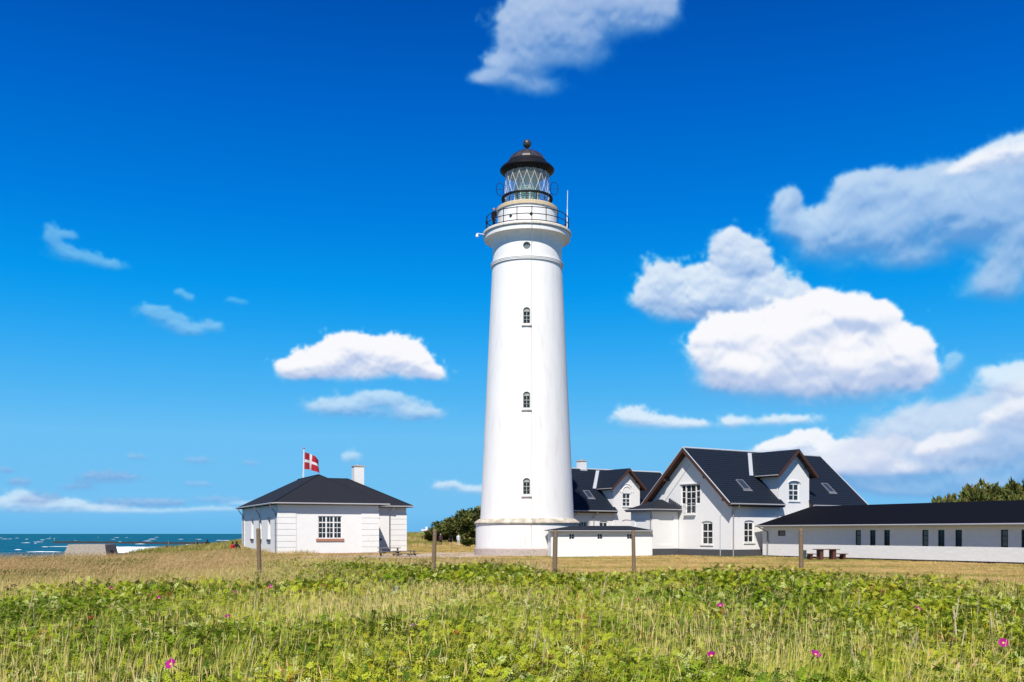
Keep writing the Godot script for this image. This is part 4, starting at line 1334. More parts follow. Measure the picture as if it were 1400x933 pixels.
func make_flagpole():
	var d := 108.0
	var x := (417.0 - 700) / 1361.0 * d
	var t := thing("flagpole", "white flagpole flying a red flag with white cross behind the cottage roof", "flagpole", Vector3(x - 0.4, 0, -d))
	t.rotation.z = deg_to_rad(-1.4)
	var st := begin()
	lathe(st, [Vector2(0.10, -0.3), Vector2(0.09, 3.0), Vector2(0.05, 11.0), Vector2(0, 11.02)], 12)
	part("pole", st, M.paint, t)
	st = begin()
	ball(st, Vector3(0, 11.1, 0), 0.11, 12)
	part("finial", st, M.brickred, t)
	var us := [0.0, 0.09, 0.18, 0.27, 0.36, 0.43, 0.50, 0.60, 0.70, 0.80, 0.90, 1.0]
	var vs := [0.0, 0.14, 0.28, 0.42, 0.58, 0.72, 0.86, 1.0]
	var o := Vector3(0.08, 9.75, 0)
	var parts := [begin(), begin()]
	for s in parts: s.set_smooth_group(1)
	for i in us.size() - 1:
		for j in vs.size() - 1:
			var cross: bool = (us[i] >= 0.36 and us[i + 1] <= 0.50) or (vs[j] >= 0.42 and vs[j + 1] <= 0.58)
			quad(parts[1 if cross else 0], o + cloth(us[i], vs[j]), o + cloth(us[i + 1], vs[j]), o + cloth(us[i + 1], vs[j + 1]), o + cloth(us[i], vs[j + 1]))
	var f := part("flag", parts[0], M.flagred, t)
	part("flag_cross", parts[1], M.flagwhite, f)
	st = begin()
	tube(st, [Vector3(0.1, 10.95, 0), Vector3(0.11, 1.2, 0.02)], 0.012, -1, 4)
	part("halyard", st, M.paint, t)

func make_tables():
	# heavy red-brown table with a bench at either end, on the lawn before the long building
	var d := 70.0
	var x := (1130.0 - 700) / 1361.0 * d
	var t := thing("picnic_table", "heavy red-brown picnic table with benches before the long low building", "picnic table", Vector3(x, height(x, d), -d), deg_to_rad(6), "picnic tables")
	for i in 5:
		var st := begin()
		box(st, Vector3(-0.84, 0.74, -0.42 + 0.17 * i), Vector3(0.84, 0.79, -0.26 + 0.17 * i))
		part("table_board", st, M.redwood, t)
	for s in [-1, 1]:
		var st := begin()
		box(st, Vector3(s * 0.46 - 0.12, -0.05, -0.33), Vector3(s * 0.46 + 0.12, 0.738, 0.33))
		part("leg", st, M.redwood, t)
		for i in 2:
			st = begin()
			box(st, Vector3(s * 1.13 - 0.30, 0.42, -0.40 + 0.41 * i), Vector3(s * 1.13 + 0.30, 0.47, -0.01 + 0.41 * i))
			part("bench_board", st, M.redwood, t)
		st = begin()
		box(st, Vector3(s * 1.2 - 0.08, -0.05, -0.33), Vector3(s * 1.2 + 0.08, 0.418, 0.33))
		part("bench_leg", st, M.redwood, t)
		st = begin()
		box(st, Vector3(s * 0.82 - 0.25, 0.14, -0.06), Vector3(s * 0.82 + 0.25, 0.26, 0.06))
		part("stretcher", st, M.redwood, t)
	# two ordinary timber picnic tables beside the cottage
	for k in [[532.0, 80.0, 12.0, "grey timber picnic table close to the cottage's right corner"], [553.0, 79.0, -20.0, "low weathered picnic table on the gravel side, farther from the cottage"]]:
		var dd: float = k[1]
		var xx: float = (k[0] - 700) / 1361.0 * dd
		var q := thing("picnic_table", k[3], "picnic table", Vector3(xx, height(xx, dd), -dd), deg_to_rad(k[2]), "picnic tables")
		var h := 0.74 if k[0] < 540 else 0.5
		for i in 4:
			var st := begin()
			box(st, Vector3(-0.9, h - 0.06, -0.36 + 0.19 * i), Vector3(0.9, h, -0.19 + 0.19 * i))
			part("table_board", st, M.greywood, q)
		for s in [-1, 1]:
			for i in 2:
				var st := begin()
				box(st, Vector3(-0.9, h * 0.58 - 0.04, s * 0.72 - 0.15 + 0.16 * i), Vector3(0.9, h * 0.58, s * 0.72 - 0.002 + 0.16 * i))
				part("bench_board", st, M.greywood, q)
			for z in [-1, 1]:
				var st := begin()
				tube(st, [Vector3(s * 0.68, -0.03, z * 0.66), Vector3(s * 0.68, h - 0.05, z * 0.24)], 0.045, -1, 4)
				part("leg", st, M.greywood, q)
			var st := begin()
			box(st, Vector3(s * 0.62 - 0.02, h * 0.58 - 0.13, -0.86), Vector3(s * 0.62 + 0.02, h * 0.58 - 0.042, 0.86))
			part("cross_beam", st, M.greywood, q)
	# little grey marker in the heath
	var md := 23.5
	var mx := (540.0 - 700) / 1361.0 * md
	var m := thing("marker_post", "small grey metal marker box standing among the roses", "marker", Vector3(mx, height(mx, md), -md), 0.2)
	var s1 := begin()
	box(s1, Vector3(-0.02, -0.2, -0.02), Vector3(0.02, 0.42, 0.02))
	part("stake", s1, M.greywood, m)
	s1 = begin()
	box(s1, Vector3(-0.065, 0.40, -0.04), Vector3(0.065, 0.60, 0.04))
	part("box", s1, M.steel, m)
	s1 = begin()
	box(s1, Vector3(-0.075, 0.60, -0.05), Vector3(0.075, 0.615, 0.055))
	part("lid", s1, M.zinc, m)
	# green cabinet by the long building
	var cd := 71.5
	var cx := (1100.5 - 700) / 1361.0 * cd
	var c := thing("utility_cabinet", "slim green cabinet standing behind the timber post on the lawn", "cabinet", Vector3(cx, height(cx, cd), -cd), -0.5)
	s1 = begin()
	box(s1, Vector3(-0.1, -0.1, -0.1), Vector3(0.1, 0.66, 0.1))
	part("body", s1, plain(lin(0.03, 0.06, 0.055), 0.6), c)
	s1 = begin()
	box(s1, Vector3(-0.12, 0.66, -0.12), Vector3(0.12, 0.70, 0.12))
	part("lid", s1, M.pipe, c)

# ---------------------------------------------------------------- people: tapered bones joined by a smooth minimum, meshed as surface nets
func body(bones: Array, cell: float) -> ArrayMesh:
	var lo := Vector3(1e9, 1e9, 1e9); var hi := -lo
	for b in bones:
		for k in 2:
			var r: float = b[2 + k] + cell * 2
			lo = lo.min(b[k] - Vector3.ONE * r); hi = hi.max(b[k] + Vector3.ONE * r)
	var n := Vector3i(((hi - lo) / cell).ceil()) + Vector3i.ONE
	var f := PackedFloat32Array()
	f.resize(n.x * n.y * n.z)
	for k in n.z:
		for j in n.y:
			for i in n.x:
				var p := lo + Vector3(i, j, k) * cell
				var d := 1.0
				for b in bones:
					var a: Vector3 = b[0]; var ab: Vector3 = b[1] - a
					var t := clampf((p - a).dot(ab) / ab.length_squared(), 0, 1)
					var e := p.distance_to(a + ab * t) - lerpf(b[2], b[3], t)
					var h := maxf(0.03 - absf(d - e), 0.0) / 0.03
					d = minf(d, e) - h * h * 0.0075
				f[(k * n.y + j) * n.x + i] = d
	var st := SurfaceTool.new()
	st.begin(Mesh.PRIMITIVE_TRIANGLES)
	st.set_smooth_group(0)
	var at := {}
	var count := 0
	for k in n.z - 1:
		for j in n.y - 1:
			for i in n.x - 1:
				var sum := Vector3.ZERO; var c := 0
				var v := []
				for q in 8: v.append(f[((k + (q >> 2)) * n.y + j + ((q >> 1) & 1)) * n.x + i + (q & 1)])
				for q in 8:
					for ax in [1, 2, 4]:
						if q & ax: continue
						var x: float = v[q]; var y: float = v[q | ax]
						if (x < 0) != (y < 0):
							var s := x / (x - y)
							var p0 := Vector3(q & 1, (q >> 1) & 1, q >> 2); var p1 := Vector3((q | ax) & 1, ((q | ax) >> 1) & 1, (q | ax) >> 2)
							sum += p0.lerp(p1, s); c += 1
				if c:
					var p := lo + (Vector3(i, j, k) + sum / c) * cell
					var best := 1e9; var col := Color.WHITE
					for b in bones:
						var a: Vector3 = b[0]; var ab: Vector3 = b[1] - a
						var t := clampf((p - a).dot(ab) / ab.length_squared(), 0, 1)
						var e := p.distance_to(a + ab * t) - lerpf(b[2], b[3], t)
						if e < best: best = e; col = b[4]
					at[Vector3i(i, j, k)] = count
					count += 1
					st.set_color(col)
					st.add_vertex(p)
	for k in range(1, n.z - 1):
		for j in range(1, n.y - 1):
			for i in range(1, n.x - 1):
				var x := f[(k * n.y + j) * n.x + i] < 0
				for ax in 3:
					var o: Vector3i = [Vector3i(1, 0, 0), Vector3i(0, 1, 0), Vector3i(0, 0, 1)][ax]
					var y := f[((k + o.z) * n.y + j + o.y) * n.x + i + o.x] < 0
					if x == y: continue
					var u: Vector3i = [Vector3i(0, 1, 0), Vector3i(0, 0, 1), Vector3i(1, 0, 0)][ax]
					var w: Vector3i = [Vector3i(0, 0, 1), Vector3i(1, 0, 0), Vector3i(0, 1, 0)][ax]
					var p := Vector3i(i, j, k)
					var q := [p - u - w, p - w, p, p - u]
					if y: q.reverse()
					var ok := true
					for c in q: ok = ok and at.has(c)
					if not ok: continue
					for m in [0, 2, 1, 0, 3, 2]: st.add_index(at[q[m]])
	st.generate_normals()
	return st.commit()

const SKIN := Color(0.45, 0.26, 0.18)
func standing(stride: float, topc: Color, legc: Color, hair: Color, shorts := false, face := 1.0) -> Array:
	var shoe := Color(0.03, 0.03, 0.03)
	var b := [
		[Vector3(0, 0.95, 0), Vector3(0, 1.15, 0), 0.155, 0.14, topc], [Vector3(0, 1.15, 0), Vector3(0, 1.36, 0.0), 0.14, 0.165, topc],
		[Vector3(-0.13, 1.40, 0), Vector3(0.13, 1.40, 0), 0.085, 0.085, topc], [Vector3(0, 1.42, 0), Vector3(0, 1.56, 0.02 * face), 0.055, 0.055, SKIN],
		[Vector3(0, 1.60, 0.02 * face), Vector3(0, 1.66, 0.02 * face), 0.085, 0.098, SKIN], [Vector3(0, 1.68, -0.02 * face), Vector3(0, 1.63, -0.045 * face), 0.10, 0.085, hair],
		[Vector3(0, 1.62, 0.12 * face), Vector3(0, 1.60, 0.125 * face), 0.018, 0.02, SKIN],
	]
	for s in [-1, 1]:
		var w: float = stride * s
		b.append([Vector3(s * 0.195, 1.40, 0), Vector3(s * 0.25, 1.12, -w * 0.3), 0.06, 0.047, topc])
		b.append([Vector3(s * 0.25, 1.12, -w * 0.3), Vector3(s * 0.25, 0.90, -w * 0.2 + 0.06 * face), 0.045, 0.034, topc if not shorts else SKIN])
		b.append([Vector3(s * 0.25, 0.89, -w * 0.2 + 0.06 * face), Vector3(s * 0.245, 0.77, -w * 0.2 + 0.09 * face), 0.038, 0.026, SKIN])
		b.append([Vector3(s * 0.09, 0.94, 0), Vector3(s * 0.10, 0.52, w * 0.45 + 0.03 * face), 0.105, 0.068, legc])
		b.append([Vector3(s * 0.10, 0.52, w * 0.45 + 0.03 * face), Vector3(s * 0.10, 0.10, w), 0.062, 0.04, SKIN if shorts else legc])
		b.append([Vector3(s * 0.10, 0.05, w - 0.03 * face), Vector3(s * 0.11, 0.045, w + 0.17 * face), 0.05, 0.042, shoe])
	return b

func seated(topc: Color, legc: Color, hair: Color) -> Array:   # on the ground, knees drawn up, looking along +z
	var b := [
		[Vector3(0, 0.14, 0), Vector3(0, 0.36, -0.03), 0.15, 0.14, topc], [Vector3(0, 0.36, -0.03), Vector3(0, 0.56, 0.02), 0.14, 0.16, topc],
		[Vector3(-0.13, 0.60, 0.02), Vector3(0.13, 0.60, 0.02), 0.085, 0.085, topc], [Vector3(0, 0.62, 0.03), Vector3(0, 0.76, 0.06), 0.055, 0.055, SKIN],
		[Vector3(0, 0.80, 0.07), Vector3(0, 0.86, 0.07), 0.085, 0.098, SKIN], [Vector3(0, 0.88, 0.03), Vector3(0, 0.83, 0.01), 0.10, 0.085, hair], [Vector3(0, 0.82, 0.17), Vector3(0, 0.80, 0.175), 0.018, 0.02, SKIN],
	]
	for s in [-1, 1]:
		b.append([Vector3(s * 0.19, 0.60, 0.02), Vector3(s * 0.26, 0.36, 0.14), 0.06, 0.047, topc])
		b.append([Vector3(s * 0.26, 0.36, 0.14), Vector3(s * 0.14, 0.40, 0.36), 0.045, 0.034, topc])
		b.append([Vector3(s * 0.14, 0.40, 0.36), Vector3(s * 0.05, 0.42, 0.42), 0.036, 0.026, SKIN])
		b.append([Vector3(s * 0.10, 0.13, 0.02), Vector3(s * 0.13, 0.44, 0.34), 0.10, 0.066, legc])
		b.append([Vector3(s * 0.13, 0.44, 0.34), Vector3(s * 0.12, 0.08, 0.52), 0.062, 0.04, legc])
		b.append([Vector3(s * 0.12, 0.05, 0.50), Vector3(s * 0.13, 0.04, 0.70), 0.05, 0.042, Color(0.03, 0.03, 0.03)])
	return b

func person(label: String, bones: Array, at: Vector3, turn: float, group := ""):
	var o := solo("person", body(bones, 0.036), M.skin, label, "person", group)
	o.position = at
	o.rotation.y = turn

func make_people():
	var dark := Color(0.012, 0.012, 0.016); var navy := Color(0.015, 0.02, 0.04); var red := Color(0.42, 0.02, 0.025); var white := Color(0.68, 0.68, 0.70); var grey := Color(0.35, 0.35, 0.37)
	for p in [[602.5, 145.0, standing(0.22, Color(0.10, 0.05, 0.06), dark, grey, false, -1.0), "person in dark clothes walking, leftmost of three beyond the gravel"], [616.2, 146.0, standing(-0.18, dark, dark, Color(0.02, 0.015, 0.012), true, -1.0), "person in black top and shorts, middle of three walkers"], [626.8, 146.0, standing(0.16, white, white, Color(0.30, 0.20, 0.10), false, -1.0), "person in white clothes, rightmost of three walkers"]]:
		var x: float = (p[0] - 700) / 1361.0 * p[1]
		person(p[3], p[2], Vector3(x, height(x, p[1]), -p[1]), 0.15, "walkers on the dry lawn")
	# on the lighthouse gallery
	person("person in black jacket leaning by the gallery railing of the lighthouse", standing(0.05, dark, navy, Color(0.10, 0.02, 0.02)), Vector3(1.285 - 2.78, 27.36, -84.5 + 1.2), -0.7)
	# beside the cottage and on the dune
	var k := [[317.3, 93.0, red, navy, "person in red jacket sitting in the grass left of the cottage", 2.6], [323.2, 93.6, navy, navy, "person in navy jacket sitting close beside the one in red", 2.9], [268.0, 112.0, navy, red, "person sitting on the dune crest, leaning left, farther from the cottage", -2.5], [283.0, 112.5, dark, dark, "person in black sitting upright on the dune crest", 3.0], [227.5, 104.0, dark, navy, "person low on the dune slope with only the head showing", 3.1]]
	for p in k:
		var x: float = (p[0] - 700) / 1361.0 * p[1]
		person(p[4], seated(p[2], p[3], Color(0.05, 0.03, 0.02)), Vector3(x, height(x, p[1]) + (-0.45 if p[0] < 240.0 else (0.0 if p[1] > 100 else 0.05)), -p[1]), p[5], "people sitting by the cliff")
	for p in [[230.0, 100.0, "short pale stake on the dune, leftmost of three"], [267.5, 98.0, "short pale stake below the two people sitting on the crest"], [307.0, 96.0, "short pale stake beside the person in red"]]:
		var x: float = (p[0] - 700) / 1361.0 * p[1]
		var st := begin()
		lathe(st, [Vector2(0.05, -0.3), Vector2(0.05, 0.95), Vector2(0.03, 1.0), Vector2(0, 1.0)], 8)
		var o := solo("stake", st, M.greywood, p[2], "stake", "stakes on the dune")
		o.position = Vector3(x, height(x, p[1]), -p[1])

# ---------------------------------------------------------------- trees
func crown_mesh(seed_: int, n: int, size: float) -> ArrayMesh:   # about one unit across each way, made of sprays round many limb ends
	var r := RandomNumberGenerator.new()
	r.seed = seed_
	var st := begin()
	var knots := []
	for i in 46:
		var v := Vector3(r.randfn(), r.randfn() * 0.8, r.randfn()).normalized() * pow(r.randf(), 0.4)
		knots.append([v * Vector3(0.86, 0.78, 0.86), r.randf_range(0.16, 0.34), r.randf_range(0.75, 1.3)])
	for i in n:
		var k: Array = knots[r.randi() % knots.size()]
		var out := Vector3(r.randfn(), r.randfn() * 0.9 + 0.25, r.randfn()).normalized()
		var p: Vector3 = k[0] + out * k[1] * pow(r.randf(), 0.45)
		var dir := (out + Vector3(0.25, 0.45, 0)).normalized()
		var across := dir.cross(Vector3(r.randfn(), r.randfn(), r.randfn())).normalized()
		var l := size * r.randf_range(0.6, 1.4)
		var w := l * r.randf_range(0.22, 0.42)
		var c: float = k[2] * r.randf_range(0.7, 1.3)
		st.set_color(Color(0.125 * c * r.randf_range(0.8, 1.35), 0.150 * c, 0.042 * c))
		tri(st, p - across * w, p + across * w, p + dir * l)
		var b := (across + dir * 0.4).normalized()
		tri(st, p - dir * l * 0.2, p + b * w * 1.5, p + dir * l * 0.8)
	return done(st)

func tree(called: String, label: String, at: Vector3, h: float, w: float, crown: ArrayMesh, turn: float, group: String):
	var t := thing(called, label, "tree", at, turn, group)
	var st := begin()
	tube(st, [Vector3(0, -0.3, 0), Vector3(0.1, h * 0.3, 0.05), Vector3(0.25, h * 0.6, 0), Vector3(0.3, h * 0.82, 0)], 0.17, 0.05, 7)
	for i in 5:
		var a := i * 2.4
		var y := h * (0.25 + 0.1 * i)
		tube(st, [Vector3(0.12, y, 0), Vector3(0.1 + cos(a) * w * 0.22, y + h * 0.1, sin(a) * w * 0.22), Vector3(0.15 + cos(a) * w * 0.4, y + h * 0.16, sin(a) * w * 0.4)], 0.07, 0.02, 5)
	part("trunk", st, M.bark, t)
	part("crown", crown, M.needle, t, Transform3D(Basis.from_scale(Vector3(w / 2, h * 0.50, w / 2)), Vector3(0.1, h * 0.52, 0)))

func make_trees():
	var crowns := [crown_mesh(1, 4200, 0.15), crown_mesh(2, 4200, 0.14), crown_mesh(3, 4200, 0.16)]
	var right := [[1281, 684, 104, 3.2, "low outermost conifer of the dark row, at its left end"], [1300, 673, 106, 3.8, "second conifer from the left end of the dark row over the black roof"], [1322, 667, 110, 4.4, "third conifer from the left in the dark row over the black roof"], [1344, 659, 108, 4.4, "fourth conifer from the left in the dark row, with a pointed top"], [1366, 660, 112, 4.6, "fifth conifer from the left in the dark row over the black roof"], [1389, 656, 109, 4.4, "tallest conifer of the dark row, cut by the right picture edge"], [1416, 653, 111, 4.8, "conifer at the far right end of the dark row"]]
	for k in right.size():
		var q: Array = right[k]
		var d: float = q[2]
		var x: float = (q[0] - 700) / 1361.0 * d
		tree("pine_tree", q[4], Vector3(x, height(x, d), -d), (729 - q[1]) / 1361.0 * d + 1.94, q[3] * 1.25, crowns[k % 3], k * 1.7, "conifers behind the long building")
	var left := [[591, 727, 172, 3.0, "lowest bush-like pine at the left tip of the far thicket"], [602, 718, 170, 4.4, "second pine from the left tip of the far thicket"], [614, 711, 174, 5.2, "third pine from the left in the far thicket, above the walkers"], [627, 704, 168, 5.6, "fourth pine from the left in the far thicket"], [639, 699, 172, 6.0, "pine of the far thicket just left of the lighthouse, second nearest to it"], [653, 694, 170, 6.4, "highest visible pine of the far thicket, touching the lighthouse edge"]]
	for k in left.size():
		var q: Array = left[k]
		var d: float = q[2]
		var x: float = (q[0] - 700) / 1361.0 * d
		var g := height(x, d)
		tree("pine_tree", q[4], Vector3(x, g, -d), (729 - q[1]) / 1361.0 * d + 1.94 - g, q[3] * 1.2, crowns[(k + 1) % 3], k * 2.1 + 0.5, "pines of the far thicket")
	# low bushes
	for q in [[641.0, 133.0, 2.3, 1.35, "rounded grey-green bush at the left foot of the lighthouse"]]:
		var x: float = (q[0] - 700) / 1361.0 * q[1]
		var t := thing("bush", q[4], "bush", Vector3(x, height(x, q[1]), -q[1]))
		var st := begin()
		for i in 5: tube(st, [Vector3(0, -0.1, 0), Vector3(cos(i * 1.3) * q[2] * 0.25, q[3] * 0.6, sin(i * 1.3) * q[2] * 0.25)], 0.03, 0.01, 5)
		part("stems", st, M.bark, t)
		part("leaves", crowns[1], M.needle, t, Transform3D(Basis.from_scale(Vector3(q[2] / 2, q[3] / 2, q[2] / 2)), Vector3(0, q[3] * 0.48, 0)))

# ---------------------------------------------------------------- heath: rose leaves, grasses, lawn
func leaflet(st: SurfaceTool, p: Vector3, dir: Vector3, nrm: Vector3, l: float, w: float):
	var s := dir.cross(nrm).normalized() * w * 0.5
	var m := p + dir * l * 0.5 - nrm * w * 0.12
	var tip := p + dir * l - nrm * l * 0.12
	tri(st, p, m - s + nrm * w * 0.12, m); tri(st, m, m - s + nrm * w * 0.12, tip)
	tri(st, p, m, m + s + nrm * w * 0.12); tri(st, m, tip, m + s + nrm * w * 0.12)

func leaf_clump(seed_: int, leaves: int, big: float) -> ArrayMesh:
	var r := RandomNumberGenerator.new()
	r.seed = seed_
	var st := begin()
	for i in leaves:
		var a := r.randf() * TAU
		var q := sqrt(r.randf()) * 0.19
		var p := Vector3(cos(a) * q, r.randf_range(-0.14, 0.12) - q * 0.25, sin(a) * q)
		var dir := (Vector3(cos(a + r.randfn() * 0.7), r.randf_range(-0.35, 0.6), sin(a + r.randfn() * 0.7))).normalized()
		var up := Vector3(r.randfn() * 0.65, 1, r.randfn() * 0.65).normalized()
		var side := dir.cross(up).normalized()
		var nrm := side.cross(dir).normalized()
		var c := r.randf_range(0.5, 1.5)
		var yellow := r.randf()
		var l := r.randf_range(0.032, 0.046) * big
		var col := Color(c * (0.92 + 0.5 * yellow * yellow), c, c * r.randf_range(0.6, 1.2))
		for k in 3:
			for s in [-1, 1]:
				st.set_color(col * r.randf_range(0.88, 1.12))
				leaflet(st, p + dir * (0.022 + 0.026 * k) * big, (dir * 0.45 + side * s * 0.9 + nrm * 0.12).normalized(), (nrm - side * s * 0.2).normalized(), l, l * 0.66)
		st.set_color(col)
		leaflet(st, p + dir * 0.085 * big, dir, nrm, l * 1.05, l * 0.7)
	return done(st)

func tuft(seed_: int, blades: int, spread: float, lo: float, hi: float, wide: float, lean: float, seeds := 0.0) -> ArrayMesh:
	var r := RandomNumberGenerator.new()
	r.seed = seed_
	var st := begin()
	for i in blades:
		var a := r.randf() * TAU
		var q := sqrt(r.randf()) * spread
		var p := Vector3(cos(a) * q, 0, sin(a) * q)
		var h := r.randf_range(lo, hi)
		var w := wide * r.randf_range(0.7, 1.3)
		var bend := Vector3(lean * r.randf_range(0.4, 1.3) + r.randfn() * 0.14, 0, r.randfn() * 0.16) * h
		var t := r.randf() * PI
		var s := Vector3(cos(t), 0, sin(t)) * w * 0.5
		var c := r.randf_range(0.65, 1.3)
		st.set_color(Color(c * r.randf_range(0.9, 1.12), c, c * r.randf_range(0.75, 1.15)))
		var m1 := p + Vector3(0, h * 0.45, 0) + bend * 0.25
		var m2 := p + Vector3(0, h * 0.80, 0) + bend * 0.65
		var tip := p + Vector3(0, h, 0) + bend
		quad(st, p - s, p + s, m1 + s * 0.9, m1 - s * 0.9)
		quad(st, m1 - s * 0.9, m1 + s * 0.9, m2 + s * 0.6, m2 - s * 0.6)
		tri(st, m2 - s * 0.6, m2 + s * 0.6, tip)
		if r.randf() < seeds:   # a seed head
			var d := (tip - m2).normalized()
			var e := d.cross(s).normalized()
			var l := r.randf_range(0.07, 0.13)
			for g in [s.normalized(), e]:
				var k: Vector3 = g * w * 0.9
				tri(st, tip - d * l * 0.5, tip + k, tip + d * l * 0.6)
				tri(st, tip - d * l * 0.5, tip + d * l * 0.6, tip - k)
	return done(st)

func strewn(called: String, label: String, category: String, shape: Mesh, m: Material, where: Array, tints: Array, group := ""):
	if where.is_empty(): return
	var mm := MultiMesh.new()
	mm.transform_format = MultiMesh.TRANSFORM_3D
	mm.use_colors = true
	mm.mesh = shape
	mm.instance_count = where.size()
	for i in where.size():
		mm.set_instance_transform(i, where[i])
		mm.set_instance_color(i, tints[i])
	var o := MultiMeshInstance3D.new()
	o.name = numbered(called)
	o.multimesh = mm
	o.material_override = m
	add_child(o)
	tag(o, label, category, group, "stuff")

# outline of the rose heath on the ground, as (x, D)
var heath_edge := PackedVector2Array([Vector2(-40, 3), Vector2(-40, 27), Vector2(-17.6, 30), Vector2(-13.9, 28), Vector2(-12.1, 31), Vector2(-11.2, 40), Vector2(-11.2, 50), Vector2(-7.3, 50), Vector2(-4.3, 43), Vector2(-0.5, 41), Vector2(1.2, 31), Vector2(3.76, 33), Vector2(7.4, 36.5), Vector2(9.7, 34), Vector2(11.3, 29), Vector2(12.3, 25), Vector2(15, 21), Vector2(24, 17), Vector2(24, 3)])
var built := [PackedVector2Array([Vector2(-20.3, 84.8), Vector2(-10.8, 89), Vector2(-13, 94.6), Vector2(-9, 96.5), Vector2(-14, 108), Vector2(-30, 102)])]

func stand_on(x: float, d: float, y := 0.0, turn := 0.0, size := 1.0, tall := 1.0, tip := 0.0) -> Transform3D:
	return Transform3D(Basis(Vector3.UP, turn) * Basis(Vector3(cos(turn), 0, sin(turn)), tip) * Basis.from_scale(Vector3(size, size * tall, size)), Vector3(x, height(x, d) + y, -d))

func bushy(x: float, d: float) -> float:   # how much of the cover is rose leaves
	var b := patch.get_noise_2d(x * 1.3, d * 0.8) * 1.15
	b += 0.26 * smoothstep(-8.0, 8.0, x) - 0.10
	b += 0.35 * exp(-pow((x + 9.2) / 2.6, 2) - pow((d - 44.0) / 8.0, 2)) + 0.45 * smoothstep(24.0, 34.0, d) * smoothstep(-5.0, 0.0, x)
	b += 0.4 * exp(-pow((x + 1.5) / 3.0, 2) - pow((d - 35.0) / 7.0, 2))
	b -= 0.6 * smoothstep(-6.0, -12.0, x) * smoothstep(17.0, 24.0, d)
	return b

